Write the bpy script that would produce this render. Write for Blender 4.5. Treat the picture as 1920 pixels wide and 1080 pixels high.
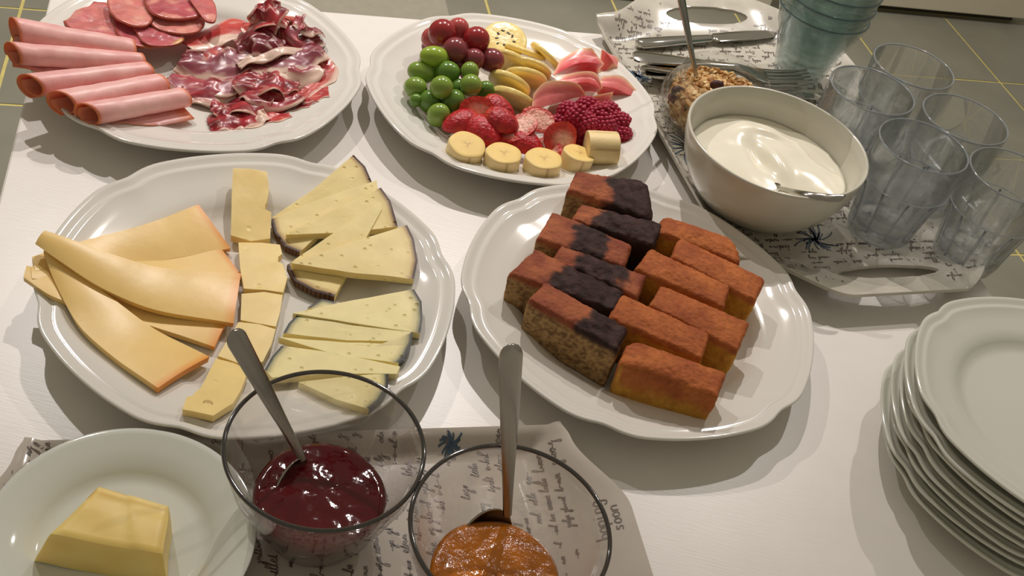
import bpy, bmesh, math, random
import numpy as np
from mathutils import Vector, Matrix, noise
R = math.radians
scn = bpy.context.scene
COL = bpy.context.collection
for o in list(bpy.data.objects): bpy.data.objects.remove(o)

# ------------------------------------------------------------------ camera
HC = 0.555                                   # metres above the table top (table top is z = 0)
FPX, PITCH, ROLL = 2015.4, R(42.363), R(14.73)
W, H = 1920, 1080
_f = Vector((0, math.cos(PITCH), -math.sin(PITCH))); _r = Vector((1, 0, 0)); _u = _r.cross(_f)
_r2 = math.cos(ROLL)*_r + math.sin(ROLL)*_u; _u2 = -math.sin(ROLL)*_r + math.cos(ROLL)*_u
cam_d = bpy.data.cameras.new('camera'); cam_d.lens = 36*FPX/W; cam_d.sensor_width = 36; cam_d.clip_start = .01
cam = bpy.data.objects.new('camera', cam_d); COL.objects.link(cam)
m = Matrix.Identity(4)
for i in range(3): m[i][0] = _r2[i]; m[i][1] = _u2[i]; m[i][2] = -_f[i]
m[2][3] = HC; cam.matrix_world = m; scn.camera = cam

# ------------------------------------------------------------------ world, lamps, exposure
def lin(c): c = c/255; return c/12.92 if c <= .04045 else ((c+.055)/1.055)**2.4
def rgb(r, g, b): return (lin(r), lin(g), lin(b), 1)
scn.view_settings.view_transform = 'Standard'; scn.view_settings.look = 'None'
scn.view_settings.exposure = 0.0; scn.view_settings.gamma = 1.0; scn.view_settings.use_curve_mapping = False
wd = bpy.data.worlds.new('world'); scn.world = wd; wd.use_nodes = True
bg = wd.node_tree.nodes['Background']; bg.inputs[0].default_value = (1.0, .90, .70, 1); bg.inputs[1].default_value = .265
def lamp(loc, power, rad, col):
    l = bpy.data.lights.new('ceiling_spot', 'SPOT'); l.energy = power; l.shadow_soft_size = rad; l.color = col
    l.spot_size = R(118); l.spot_blend = 1.0
    o = bpy.data.objects.new('ceiling_spot', l); o.location = loc
    o.rotation_euler = (Vector((loc[0]*.8, 1.75, 0))-Vector(loc)).to_track_quat('-Z', 'Y').to_euler(); COL.objects.link(o)
LAMPC = (1.0, .93, .89)
lamp((-.20, 1.93, 1.60), 96, .012, LAMPC)
lamp((-1.05, 1.70, 1.60), 88, .012, LAMPC)
lamp((.62, 1.95, 1.60), 38, .012, LAMPC)
scn.cycles.transparent_max_bounces = 40; scn.cycles.max_bounces = 14
scn.cycles.sample_clamp_indirect = 4.0

# ------------------------------------------------------------------ helpers
def ray(px, py): return _f + (px-W/2)/FPX*_r2 - (py-H/2)/FPX*_u2
def at(px, py, z=0.0):                       # the point of the plane at height z seen in that direction
    v = ray(px, py); return Vector((0, 0, HC)) + v*((HC-z)/-v.z)
def pxm(px, py, z): return (at(px, py, z)-Vector((0, 0, HC))).dot(_f)/FPX
def nz(v, s=1.0, o=0.0): return noise.noise(Vector(v)*s+Vector((o, o*1.7, -o)))
def mix(a, b, t): t = max(0, min(1, t)); return tuple(x+(y-x)*t for x, y in zip(a, b))
def sst(a, b, x): t = max(0, min(1, (x-a)/(b-a))); return t*t*(3-2*t)

def node_mat(name):
    mt = bpy.data.materials.new(name); mt.use_nodes = True
    return mt, mt.node_tree, mt.node_tree.nodes['Principled BSDF']
def mat(name, col, rough=.5, metal=0, spec=.5, sss=0, bump=0, bscale=200, var=0, vscale=60, coat=0, aniso=None, trans=0):
    """procedural material; col None = read the object's own colour attribute"""
    mt, nt, p = node_mat(name)
    p.inputs['Roughness'].default_value = rough; p.inputs['Metallic'].default_value = metal
    p.inputs['Specular IOR Level'].default_value = spec; p.inputs['Coat Weight'].default_value = coat
    p.inputs['Coat Roughness'].default_value = .08
    if trans: p.inputs['Transmission Weight'].default_value = trans
    if sss:
        p.inputs['Subsurface Weight'].default_value = sss; p.inputs['Subsurface Scale'].default_value = .006
        p.inputs['Subsurface Radius'].default_value = (1, .5, .3)
    tc = nt.nodes.new('ShaderNodeTexCoord')
    if col is None:
        a = nt.nodes.new('ShaderNodeAttribute'); a.attribute_name = 'Col'; src = a.outputs['Color']
    else:
        c = nt.nodes.new('ShaderNodeRGB'); c.outputs[0].default_value = col; src = c.outputs[0]
    if var:
        n = nt.nodes.new('ShaderNodeTexNoise'); n.inputs['Scale'].default_value = vscale; n.inputs['Detail'].default_value = 5
        nt.links.new(tc.outputs['Object'], n.inputs['Vector'])
        mr = nt.nodes.new('ShaderNodeMapRange'); mr.inputs[1].default_value = .3; mr.inputs[2].default_value = .7
        mr.inputs[3].default_value = 1-var; mr.inputs[4].default_value = 1+var
        nt.links.new(n.outputs[0], mr.inputs[0])
        v = nt.nodes.new('ShaderNodeVectorMath'); v.operation = 'SCALE'
        nt.links.new(src, v.inputs[0]); nt.links.new(mr.outputs[0], v.inputs['Scale']); src = v.outputs[0]
    nt.links.new(src, p.inputs['Base Color'])
    if bump:
        n2 = nt.nodes.new('ShaderNodeTexNoise'); n2.inputs['Scale'].default_value = bscale; n2.inputs['Detail'].default_value = 4
        if aniso:
            mp = nt.nodes.new('ShaderNodeMapping'); mp.inputs['Scale'].default_value = aniso; mp.inputs['Rotation'].default_value = (0, 0, R(-20))
            nt.links.new(tc.outputs['Object'], mp.inputs[0]); nt.links.new(mp.outputs[0], n2.inputs['Vector'])
        else: nt.links.new(tc.outputs['Object'], n2.inputs['Vector'])
        b = nt.nodes.new('ShaderNodeBump'); b.inputs['Strength'].default_value = bump; b.inputs['Distance'].default_value = .002
        nt.links.new(n2.outputs[0], b.inputs['Height']); nt.links.new(b.outputs[0], p.inputs['Normal'])
    return mt
def glass_mat(name, tint, refr=.35, rough=0.0, ior=1.5):
    """clear glass: part thin sheet (light passes straight), part refracting body"""
    mt, nt, p = node_mat(name); nt.nodes.remove(p)
    out = nt.nodes['Material Output']
    tr = nt.nodes.new('ShaderNodeBsdfTransparent'); tr.inputs[0].default_value = tint
    gl = nt.nodes.new('ShaderNodeBsdfGlossy'); gl.inputs['Roughness'].default_value = .02
    lw = nt.nodes.new('ShaderNodeLayerWeight'); lw.inputs[0].default_value = .5
    pw = nt.nodes.new('ShaderNodeMath'); pw.operation = 'POWER'; pw.inputs[1].default_value = 3.2; nt.links.new(lw.outputs['Facing'], pw.inputs[0])
    fr = nt.nodes.new('ShaderNodeMath'); fr.operation = 'MULTIPLY_ADD'; fr.inputs[1].default_value = .62; fr.inputs[2].default_value = .035; nt.links.new(pw.outputs[0], fr.inputs[0])
    m1 = nt.nodes.new('ShaderNodeMixShader'); nt.links.new(fr.outputs[0], m1.inputs[0]); nt.links.new(tr.outputs[0], m1.inputs[1]); nt.links.new(gl.outputs[0], m1.inputs[2])
    g = nt.nodes.new('ShaderNodeBsdfGlass'); g.inputs['Color'].default_value = tint; g.inputs['IOR'].default_value = ior; g.inputs['Roughness'].default_value = rough
    m2 = nt.nodes.new('ShaderNodeMixShader'); m2.inputs[0].default_value = refr
    nt.links.new(m1.outputs[0], m2.inputs[1]); nt.links.new(g.outputs[0], m2.inputs[2]); nt.links.new(m2.outputs[0], out.inputs[0])
    return mt

def mesh_of(name, vs, fs, mats, cols=None, fm=None, smooth=True):
    me = bpy.data.meshes.new(name); me.from_pydata([tuple(v) for v in vs], [], fs)
    for x in (mats if isinstance(mats, (list, tuple)) else [mats]): me.materials.append(x)
    if fm: me.polygons.foreach_set('material_index', fm)
    if cols:
        a = me.color_attributes.new('Col', 'FLOAT_COLOR', 'POINT')
        a.data.foreach_set('color', np.array([(*c[:3], 1) for c in cols], dtype=np.float32).ravel())
    if smooth: me.polygons.foreach_set('use_smooth', [True]*len(me.polygons))
    me.update(); return me
def fix(me):
    bm = bmesh.new(); bm.from_mesh(me); bmesh.ops.recalc_face_normals(bm, faces=bm.faces); bm.to_mesh(me); bm.free(); me.update()
def obj(name, vs, fs, mats, parent=None, cols=None, fm=None, smooth=True, origin=None, sharp=None, recalc=True):
    """world-space geometry -> one mesh object whose origin is at its base"""
    vs = [Vector(v) for v in vs]
    if origin is None:
        xs = [v.x for v in vs]; ys = [v.y for v in vs]; origin = Vector(((min(xs)+max(xs))/2, (min(ys)+max(ys))/2, min(v.z for v in vs)))
    origin = Vector(origin)
    me = mesh_of(name, [v-origin for v in vs], fs, mats, cols, fm, smooth)
    if recalc: fix(me)
    if sharp is not None:
        try: me.set_sharp_from_angle(angle=R(sharp))
        except Exception: pass
    o = bpy.data.objects.new(name, me); COL.objects.link(o)
    o.location = origin
    if parent: o.parent = parent; o.location = origin-parent.location
    return o
def tag(o, label, cat, group=None, kind=None):
    o['label'] = label; o['category'] = cat
    if group: o['group'] = group
    if kind: o['kind'] = kind
    return o
def thing(name, loc, label, cat, group=None):
    o = bpy.data.objects.new(name, None); COL.objects.link(o); o.location = loc; o.empty_display_size = .02
    return tag(o, label, cat, group)
def box(p0, ex, ey, ez):
    p0, ex, ey, ez = map(Vector, (p0, ex, ey, ez))
    v = [p0, p0+ex, p0+ex+ey, p0+ey]; v += [q+ez for q in v]
    return v, [(0, 3, 2, 1), (4, 5, 6, 7), (0, 1, 5, 4), (1, 2, 6, 5), (2, 3, 7, 6), (3, 0, 4, 7)]
def bevel(o, w, s=2):
    b = o.modifiers.new('bevel', 'BEVEL'); b.width = w; b.segments = s; b.limit_method = 'ANGLE'; return o
def lathe(prof, n=96, c=(0, 0, 0), rmod=None, close=True):
    """prof: (r, z[, weight]) ; rmod(theta, weight) scales r"""
    vs, fs, k = [], [], len(prof); c = Vector(c)
    for i in range(n):
        t = 2*math.pi*i/n
        for q in prof:
            w = q[2] if len(q) > 2 else 0
            r = q[0]*(rmod(t, w) if rmod else 1)
            vs.append(c+Vector((r*math.cos(t), r*math.sin(t), q[1])))
    for i in range(n):
        a, b = i*k, ((i+1) % n)*k
        for j in range(k-1): fs.append((a+j, b+j, b+j+1, a+j+1))
    if close:
        for j in (0, k-1):
            if prof[j][0] > 1e-6:
                fs.append([i*k+j for i in range(n)])
    return vs, fs
def catmull(pts, n):
    pts = [Vector(p) for p in pts]
    if len(pts) == 2: return [pts[0].lerp(pts[1], i/n) for i in range(n+1)]
    P = [2*pts[0]-pts[1]]+pts+[2*pts[-1]-pts[-2]]; out = []; s = len(pts)-1
    for i in range(n+1):
        x = i/n*s; k = min(int(x), s-1); t = x-k; a, b, c, d = P[k:k+4]
        out.append(.5*((2*b)+(c-a)*t+(2*a-5*b+4*c-d)*t*t+(3*b-a-3*c+d)*t**3))
    return out
def sheet(A, B, thick, nu=20, nv=8, bulge=0, colf=None, disp=None):
    """slab lofted between two edge lines A and B (lists of points), thickness downward"""
    a, b = catmull(A, nu), catmull(B, nu); vs, cs, fs = [], [], []
    top = []
    for i in range(nu+1):
        row = []
        for j in range(nv+1):
            u, v = i/nu, j/nv; p = a[i].lerp(b[i], v); p = p+Vector((0, 0, bulge*(1-(2*v-1)**2)))
            if disp: p = p+disp(u, v, p)
            row.append(p)
        top.append(row)
    for lay in (0, 1):
        for i in range(nu+1):
            for j in range(nv+1):
                p = top[i][j]
                if lay:
                    du = top[min(i+1, nu)][j]-top[max(i-1, 0)][j]; dv = top[i][min(j+1, nv)]-top[i][max(j-1, 0)]
                    n = du.cross(dv); n = n.normalized() if n.length > 1e-12 else Vector((0, 0, 1))
                    if n.z < 0: n = -n
                    p = p-n*thick
                vs.append(p); cs.append(colf(i/nu, j/nv, lay, p) if colf else (1, 1, 1))
    K = (nu+1)*(nv+1); idx = lambda l, i, j: l*K+i*(nv+1)+j
    for i in range(nu):
        for j in range(nv):
            fs.append((idx(0, i, j), idx(0, i+1, j), idx(0, i+1, j+1), idx(0, i, j+1)))
            fs.append((idx(1, i, j), idx(1, i, j+1), idx(1, i+1, j+1), idx(1, i+1, j)))
    for i in range(nu):
        for j in (0, nv): fs.append((idx(0, i, j), idx(0, i+1, j), idx(1, i+1, j), idx(1, i, j)))
    for j in range(nv):
        for i in (0, nu): fs.append((idx(0, i, j), idx(0, i, j+1), idx(1, i, j+1), idx(1, i, j)))
    return vs, fs, cs
YAW = R(20.0)
E_ = Vector((math.cos(YAW), math.sin(YAW), 0)); D_ = Vector((-math.sin(YAW), math.cos(YAW), 0))   # along and across the table
def ed(e, d, z=0): return E_*e+D_*d+Vector((0, 0, z))
UP = Vector((0, 0, 1))

# ------------------------------------------------------------------ floor of tiles, cabinets, table
ZF = -.70
M_tile = mat('grey_slate_tile', rgb(128, 126, 112), .45, var=.12, vscale=5, bump=.15, bscale=40)
M_grout = mat('yellow_grout', rgb(196, 182, 112), .8, var=.1, vscale=60)
v, f = box(ed(-3.2, -2.6, ZF-.06), E_*8, D_*9, UP*.0585)
fl = obj('floor', v, f, M_grout, smooth=False); fl['kind'] = 'structure'
TS = .334; tm = None
for i in range(-6, 10):
    for j in range(-4, 13):
        a = ed(.245+i*TS+.0035, .082+j*TS+.0035, ZF-.0014)
        if tm is None:
            v, f = box((0, 0, 0), E_*(TS-.007), D_*(TS-.007), UP*.0014); tm = mesh_of('tile', v, f, M_tile, smooth=False)
        t = bpy.data.objects.new('tile', tm); COL.objects.link(t); t.parent = fl; t.location = a-fl.location
v, f = box(ed(-3.2, 5.9, ZF-.01), E_*8, D_*.1, UP*2.6)
M_wall = mat('warm_white_wall', rgb(205, 198, 180), .7, var=.03, vscale=8)
o = obj('wall_back', v, f, M_wall, smooth=False); o['kind'] = 'structure'

M_cab = mat('cream_lacquer', rgb(222, 214, 192), .4, var=.03, vscale=10)
M_dark = mat('dark_shade_and_fittings', rgb(60, 54, 44), .8, var=.1)
def cabinet(e0, e1, d0, label, nd):
    t = thing('floor_cabinet', ed((e0+e1)/2, d0+.2, ZF), label, 'cabinet')
    v, f = box(ed(e0+.02, d0+.03, ZF), E_*(e1-e0-.04), D_*.36, UP*.022); obj('plinth', v, f, M_dark, t, smooth=False)  # plinth coloured dark to paint in the shade under the cabinet
    v, f = box(ed(e0, d0+.019, ZF+.022), E_*(e1-e0), D_*.40, UP*.80); bevel(obj('body', v, f, M_cab, t, smooth=False), .004)
    w = (e1-e0)/nd
    for k in range(nd):
        v, f = box(ed(e0+k*w+.002, d0, ZF+.022), E_*(w-.004), D_*.0185, UP*.795); dr = bevel(obj('door', v, f, M_cab, t, smooth=False), .004)
        v, f = box(ed(e0+k*w+w*.5-.05, d0-.022, ZF+.70), E_*.1, D_*.0215, UP*.012); bevel(obj('handle', v, f, M_dark, dr, smooth=False), .003)
cabinet(-.05, 1.345, 2.335, 'white cabinet at the top edge behind the tray handle', 3)
cabinet(1.52, 2.165, 2.395, 'cream white cabinet standing on the floor behind the tumblers', 1)
# thin flat patch of plain grey on the floor behind the table
M_patch = mat('plain_grey', rgb(150, 146, 131), .95, var=.05, vscale=60)
q = [at(845, -160, ZF), at(845, 40, ZF)]
a = at(845, 40, ZF+.006); e1 = a.dot(E_)
v, f = box(ed(e1-.62, 1.35, ZF+.0005), E_*.62, D_*1.0, UP*.009)
tag(bevel(obj('floor_patch', v, f, M_patch, smooth=False), .003), 'plain grey patch on the tiled floor behind the table', 'mat')

M_table = mat('white_painted_wood', rgb(226, 221, 214), .32, var=.02, vscale=30, bump=.035, bscale=60, aniso=(1, 14, 1))
tb = thing('table', ed(.237, .36, ZF), 'white painted table under all the plates and trays', 'table')
v, f = box(ed(-.166, -.24, -.035), E_*.806, D_*1.20, UP*.035); bevel(obj('table_top', v, f, M_table, tb, smooth=False), .002)
for e in (-.15, .564):
    for d in (-.22, .88):
        v, f = box(ed(e, d, ZF), E_*.06, D_*.06, UP*(-.0352-ZF)); bevel(obj('leg', v, f, M_table, tb, smooth=False), .003)
for (e, d, le, ld) in ((-.09, -.205, .654, .02), (-.09, .905, .654, .02)):
    v, f = box(ed(e+.0002, d, -.105), E_*(le-.0004), D_*ld, UP*.0698); obj('apron', v, f, M_table, tb, smooth=False)

# ------------------------------------------------------------------ plates
M_china = mat('white_glazed_china', rgb(226, 222, 214), .09, spec=.55, coat=.3)
M_china2 = mat('pale_grey_glazed_china', rgb(212, 212, 200), .10, spec=.55, coat=.3)
def scal(amp):
    def fn(t, w):
        if not w: return 1
        u = (t/(2*math.pi)*6) % 1; d = min(u, 1-u)
        s = -.017*math.exp(-(d/.07)**2)+.006*math.exp(-((d-.17)/.08)**2)-.006*math.cos(4*math.pi*u)*0-.012*math.exp(-((d-.5)/.22)**2)
        return 1+s*w*amp
    return fn
def plate_mesh(Rr, h, name):
    s = Rr/.139
    pr = [(0, .0072), (.05*s, .0072), (.080*s, .0074), (.0865*s, .0085), (.0915*s, .0125), (.0965*s, .0158), (.104*s, .0178, .15), (.114*s, .0200, .4), (.1225*s, .0222, .8), (.1262*s, .0240, 1),
          (.1282*s, .0248, 1), (.1300*s, .0243, 1), (.1318*s, .0246, 1), (.1345*s, .0262, 1), (.1370*s, .0272, 1), (.1386*s, .0272, 1), (.1390*s, .0262, 1), (.1383*s, .0246, 1),
          (.134*s, .0222, 1), (.126*s, .0186, .8), (.112*s, .0148, .3), (.098*s, .0112, .1), (.088*s, .0045), (.083*s, .0006), (.081*s, 0), (.079*s, .0006), (.077*s, .003), (0, .003)]
    pr = [(r, z*h/.0272, *(x or (0,))) for r, z, *x in pr]
    v, f = lathe(pr, 180, rmod=scal(1), close=False)
    me = mesh_of(name, v, f, M_china); fix(me); return me
def put(me, name, loc, label, cat, rz=0, group=None):
    o = bpy.data.objects.new(name, me); COL.objects.link(o); o.location = loc; o.rotation_euler = (0, 0, rz); return tag(o, label, cat, group)
PM = plate_mesh(.139, .0272, 'dinner_plate')
C_ham, C_fruit, C_cheese, C_cake = Vector((-.3085, .766, 0)), Vector((-.0433, .8354, 0)), Vector((-.1738, .5231, 0)), Vector((.0948, .6061, 0))
put(PM, 'serving_plate', C_ham, 'white scalloped plate carrying ham and cured meat', 'plate', .3, 'large scalloped plates').scale = (0.9856, 0.9856, 1)
put(PM, 'serving_plate', C_fruit, 'white scalloped plate carrying cut fruit and grapes', 'plate', .15, 'large scalloped plates').scale = (0.9604, 0.9604, 1)
put(PM, 'serving_plate', C_cheese, 'white scalloped plate carrying sliced cheeses', 'plate', .55, 'large scalloped plates').scale = (1.0108, 1.0108, 1)
put(PM, 'serving_plate', C_cake, 'white scalloped plate carrying loaf cake pieces', 'plate', .42, 'large scalloped plates').scale = (0.9748, 0.9748, 1)
def plate_z(p, c):
    r = (Vector((p[0], p[1], 0))-c).length
    pts = [(0, .0072), (.0865, .0085), (.0915, .0125), (.0965, .0158), (.1225, .0222), (.137, .0272), (.2, .0272)]
    for (a, b), (c2, d) in zip(pts, pts[1:]):
        if r <= c2: return b+(d-b)*(r-a)/(c2-a)
    return .0272
# stack of small plates
SM = plate_mesh(.1077, .021, 'side_plate'); SM.materials[0] = M_china2
ords = ['bottom', 'second', 'third', 'fourth', 'fifth', 'sixth', 'seventh', 'top']
offs = [(0.004, -.006), (-.004, .004), (.003, -.001), (-.003, .002), (.002, -.003), (.003, .004), (-.004, 0), (.003, .003)]
for k in range(8):
    lab = {0: 'bottom plate of the white plate stack at right', 7: 'top plate of the white plate stack at right'}.get(k, ords[k]+' plate from the bottom of the white plate stack')
    put(SM, 'side_plate', (.384+offs[k][0]*.55, .5505+offs[k][1]*.55, k*.0078+.0001), lab, 'plate', .42+.09*math.sin(k*2.3), 'stacked side plates')

# ------------------------------------------------------------------ ham plate
M_ham = mat('pink_cooked_ham', None, .38, spec=.4, sss=.25, var=.06, vscale=160, bump=.05, bscale=300)
HP, HP2, HO = rgb(247, 188, 182)[:3], rgb(238, 168, 165)[:3], rgb(222, 120, 72)[:3]
def ham_roll(P0, P1, r0, r1, turns, label, flat=.85, tail=None, seed=0, flip=False, slant=.55):
    """a thin slice rolled up: spiral cross-section swept from P0 to P1, a flap of it lying flat"""
    P0, P1 = Vector(P0), Vector(P1); ax = (P1-P0).normalized(); sd = ax.cross(UP).normalized(); up = sd.cross(ax)
    if up.z < 0: up = -up
    if flip: sd = -sd
    nu, nt = 30, 48; vs, cs, fs = [], [], []
    T = turns*2*math.pi; a0 = -math.pi/2
    for lay in (0, 1):
        for i in range(nu+1):
            u = i/nu; c = P0.lerp(P1, u); r = r0+(r1-r0)*u; r *= 1+.05*nz((u*3, seed, 0))
            for j in range(nt+1):
                s = j/nt; th = a0-T*(1-s); rr = r*(1-.26*turns*(1-s))-(.0011 if lay else 0)
                fl = flat
                p = c+sd*(rr*math.cos(th))+up*(rr*fl*math.sin(th))
                k = -1 if flip else 1
                p = p+ax*(slant*k*rr*math.cos(th)*sst(.35, 0, u)+.5*slant*k*rr*math.cos(th)*sst(.75, 1, u))
                if tail and s > .88:
                    tt = (s-.88)/.12; p = c+sd*(tail(u)*tt+rr*math.cos(a0-T*.12)*(1-tt))+up*(-rr*fl*(1-.0*tt)+(.0015*(1-tt)))
                    p.z = max(p.z, plate_z(p, C_ham)+.0018-lay*.0011)
                p = p+up*.0006*nz((u*8, s*6, seed+3))
                vs.append(p)
                e = max(sst(.045, .0, u), sst(.955, 1.0, u)); e = max(e, .9*sst(.975, 1., s) if lay == 0 else 0)
                b = mix(HP, HP2, .5+.8*nz((p.x*60, p.y*60, p.z*60)))
                inner = .75*max(sst(.3, .1, u), sst(.8, .95, u)) if lay else 0  # inside wall tinted orange near the ends for light showing through the slice
                cs.append(mix(b, HO, max(e, inner)))
    K = (nu+1)*(nt+1)
    I = lambda l, i, j: l*K+i*(nt+1)+j
    for i in range(nu):
        for j in range(nt):
            fs.append((I(0, i, j), I(0, i+1, j), I(0, i+1, j+1), I(0, i, j+1))); fs.append((I(1, i, j), I(1, i, j+1), I(1, i+1, j+1), I(1, i+1, j)))
        for j in (0, nt): fs.append((I(0, i, j), I(0, i+1, j), I(1, i+1, j), I(1, i, j)))
    for j in range(nt):
        for i in (0, nu): fs.append((I(0, i, j), I(0, i, j+1), I(1, i, j+1), I(1, i, j)))
    o = tag(obj('ham_roll', vs, fs, M_ham, cols=cs), label, 'ham', 'rolled slices of cooked ham')
    return o
def zr(px, py, z, dz=0): return at(px, py, z+dz)
ham_roll(at(26, 58, .036), at(252, 96, .026), .0135, .0120, 1.15, 'rolled pink ham slice at the back of the five rolls', .95, seed=1, flip=True, tail=lambda u: .006+.022*math.exp(-((u-.72)/.16)**2))
ham_roll(at(24, 102, .037), at(268, 118, .024), .0118, .0100, 1.2, 'second rolled pink ham slice, its end hanging over the plate edge', .9, seed=2, tail=lambda u: .012*math.sin(math.pi*u)+.004)
ham_roll(at(58, 162, .037), at(278, 132, .024), .0120, .0092, 1.3, 'middle rolled pink ham slice with open orange end', .9, seed=3)
ham_roll(at(116, 194, .034), at(303, 157, .022), .0125, .0105, 1.25, 'fourth rolled pink ham slice with wide open orange end', .9, seed=4)
ham_roll(at(164, 216, .033), at(345, 184, .021), .0112, .0105, 1.35, 'front rolled pink ham slice with a tight double end', .95, seed=5, tail=lambda u: .004+.013*sst(.2, .6, u))
def blob_sheet(outline, thick, colf, name, label, cat, group, M, nr=9, disp=None):
    """thin slab: closed outline of points, filled in rings towards the middle"""
    P = catmull(list(outline)+[outline[0]], len(outline)*6)[:-1]; n = len(P)
    c = sum(P, Vector())/n; vs, cs, fs = [], [], []
    for lay in (0, 1):
        for k in range(nr):
            t = 1-k/nr
            for i in range(n):
                p = c+(P[i]-c)*t
                if disp: p = p+disp(t, i/n, p)
                if lay: p = p-UP*thick
                vs.append(p); cs.append(colf(t, i/n, lay, p))
        vs.append(c+(disp(0, 0, c) if disp else Vector())-UP*(thick if lay else 0)); cs.append(colf(0, 0, lay, c))
    K = n*nr+1
    for lay in (0, 1):
        b = lay*K
        for k in range(nr-1):
            for i in range(n):
                j = (i+1) % n; fs.append((b+k*n+i, b+k*n+j, b+(k+1)*n+j, b+(k+1)*n+i))
        for i in range(n): fs.append((b+(nr-1)*n+i, b+(nr-1)*n+(i+1) % n, b+K-1))
    for i in range(n): j = (i+1) % n; fs.append((i, j, K+j, K+i))
    return tag(obj(name, vs, fs, M, cols=cs), label, cat, group)
M_cured = mat('cured_meat', None, .28, spec=.5, sss=.15, var=.16, vscale=120, bump=.35, bscale=130)
def coppa(pts, z, c1, c2, fat, label, seed):
    out = []
    for k, (x, y, *zz) in enumerate(pts): out.append(at(x, y, zz[0] if zz else z))
    fatc = rgb(238, 196, 110)[:3]; edge = rgb(170, 78, 52)[:3]
    def cf(t, s, lay, p):
        n = nz(p, 55, seed); n2 = nz(p, 140, seed+5)
        c = mix(c1, c2, .5+1.1*n+.4*n2)
        c = mix(c, rgb(226, 160, 140)[:3], .7*sst(.25, .5, nz(p, 90, seed+9)))
        if fat:
            d = abs(((s-fat+.5) % 1)-.5); c = mix(c, fatc, sst(.10, .04, d)*sst(.72, .85, t))
        return mix(c, edge, sst(.93, 1, t)*.8)
    return blob_sheet(out, .0016, cf, 'cured_ham_slice', label, 'cured ham', 'flat cured ham slices at the back of the plate', M_cured, 8,
                      lambda t, s, p: Vector((0, 0, .0012*nz(p, 90, seed))))
ca, cb, cc, cd = rgb(190, 98, 104)[:3], rgb(206, 118, 112)[:3], rgb(178, 72, 82)[:3], rgb(214, 136, 126)[:3]
coppa([(110, 22), (150, 5), (205, 8), (250, 40), (268, 82), (220, 78), (160, 62), (125, 48)], .0235, ca, cb, .02, 'mauve cured slice nearest the ham rolls, with a yellow fat corner', 11)
coppa([(205, 30), (280, 42), (330, 60), (345, 76), (300, 86), (262, 88), (225, 72)], .025, ca, cc, .62, 'cured ham slice lying lowest at the front of the cured row, with yellow fat edge', 12)
coppa([(248, 50), (300, 55), (344, 70), (325, 83), (275, 84)], .0275, ca, cc, .5, 'small mauve cured slice tucked under the pink one', 13)
coppa([(272, 26), (330, 22), (372, 28), (384, 44), (362, 62), (318, 60), (285, 46)], .030, cb, cd, 0, 'salmon pink cured slice in the middle of the cured row', 14)
coppa([(200, -6), (250, -14), (285, -4), (290, 20), (280, 44), (255, 49), (222, 38), (204, 18)], .032, cd, cb, 0, 'pale pink round cured slice overlapping the mauve one', 15)
coppa([(268, -12), (330, -22), (385, -14), (400, 10), (378, 28), (330, 36), (290, 28), (272, 8)], .035, cc, ca, 0, 'dark glossy round cured slice on top of the cured row', 16)
coppa([(352, -6), (395, -2), (406, 22), (402, 40), (386, 38), (372, 22)], .038, cc, cb, 0, 'small red cured flap at the right end of the cured row', 17)
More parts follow.
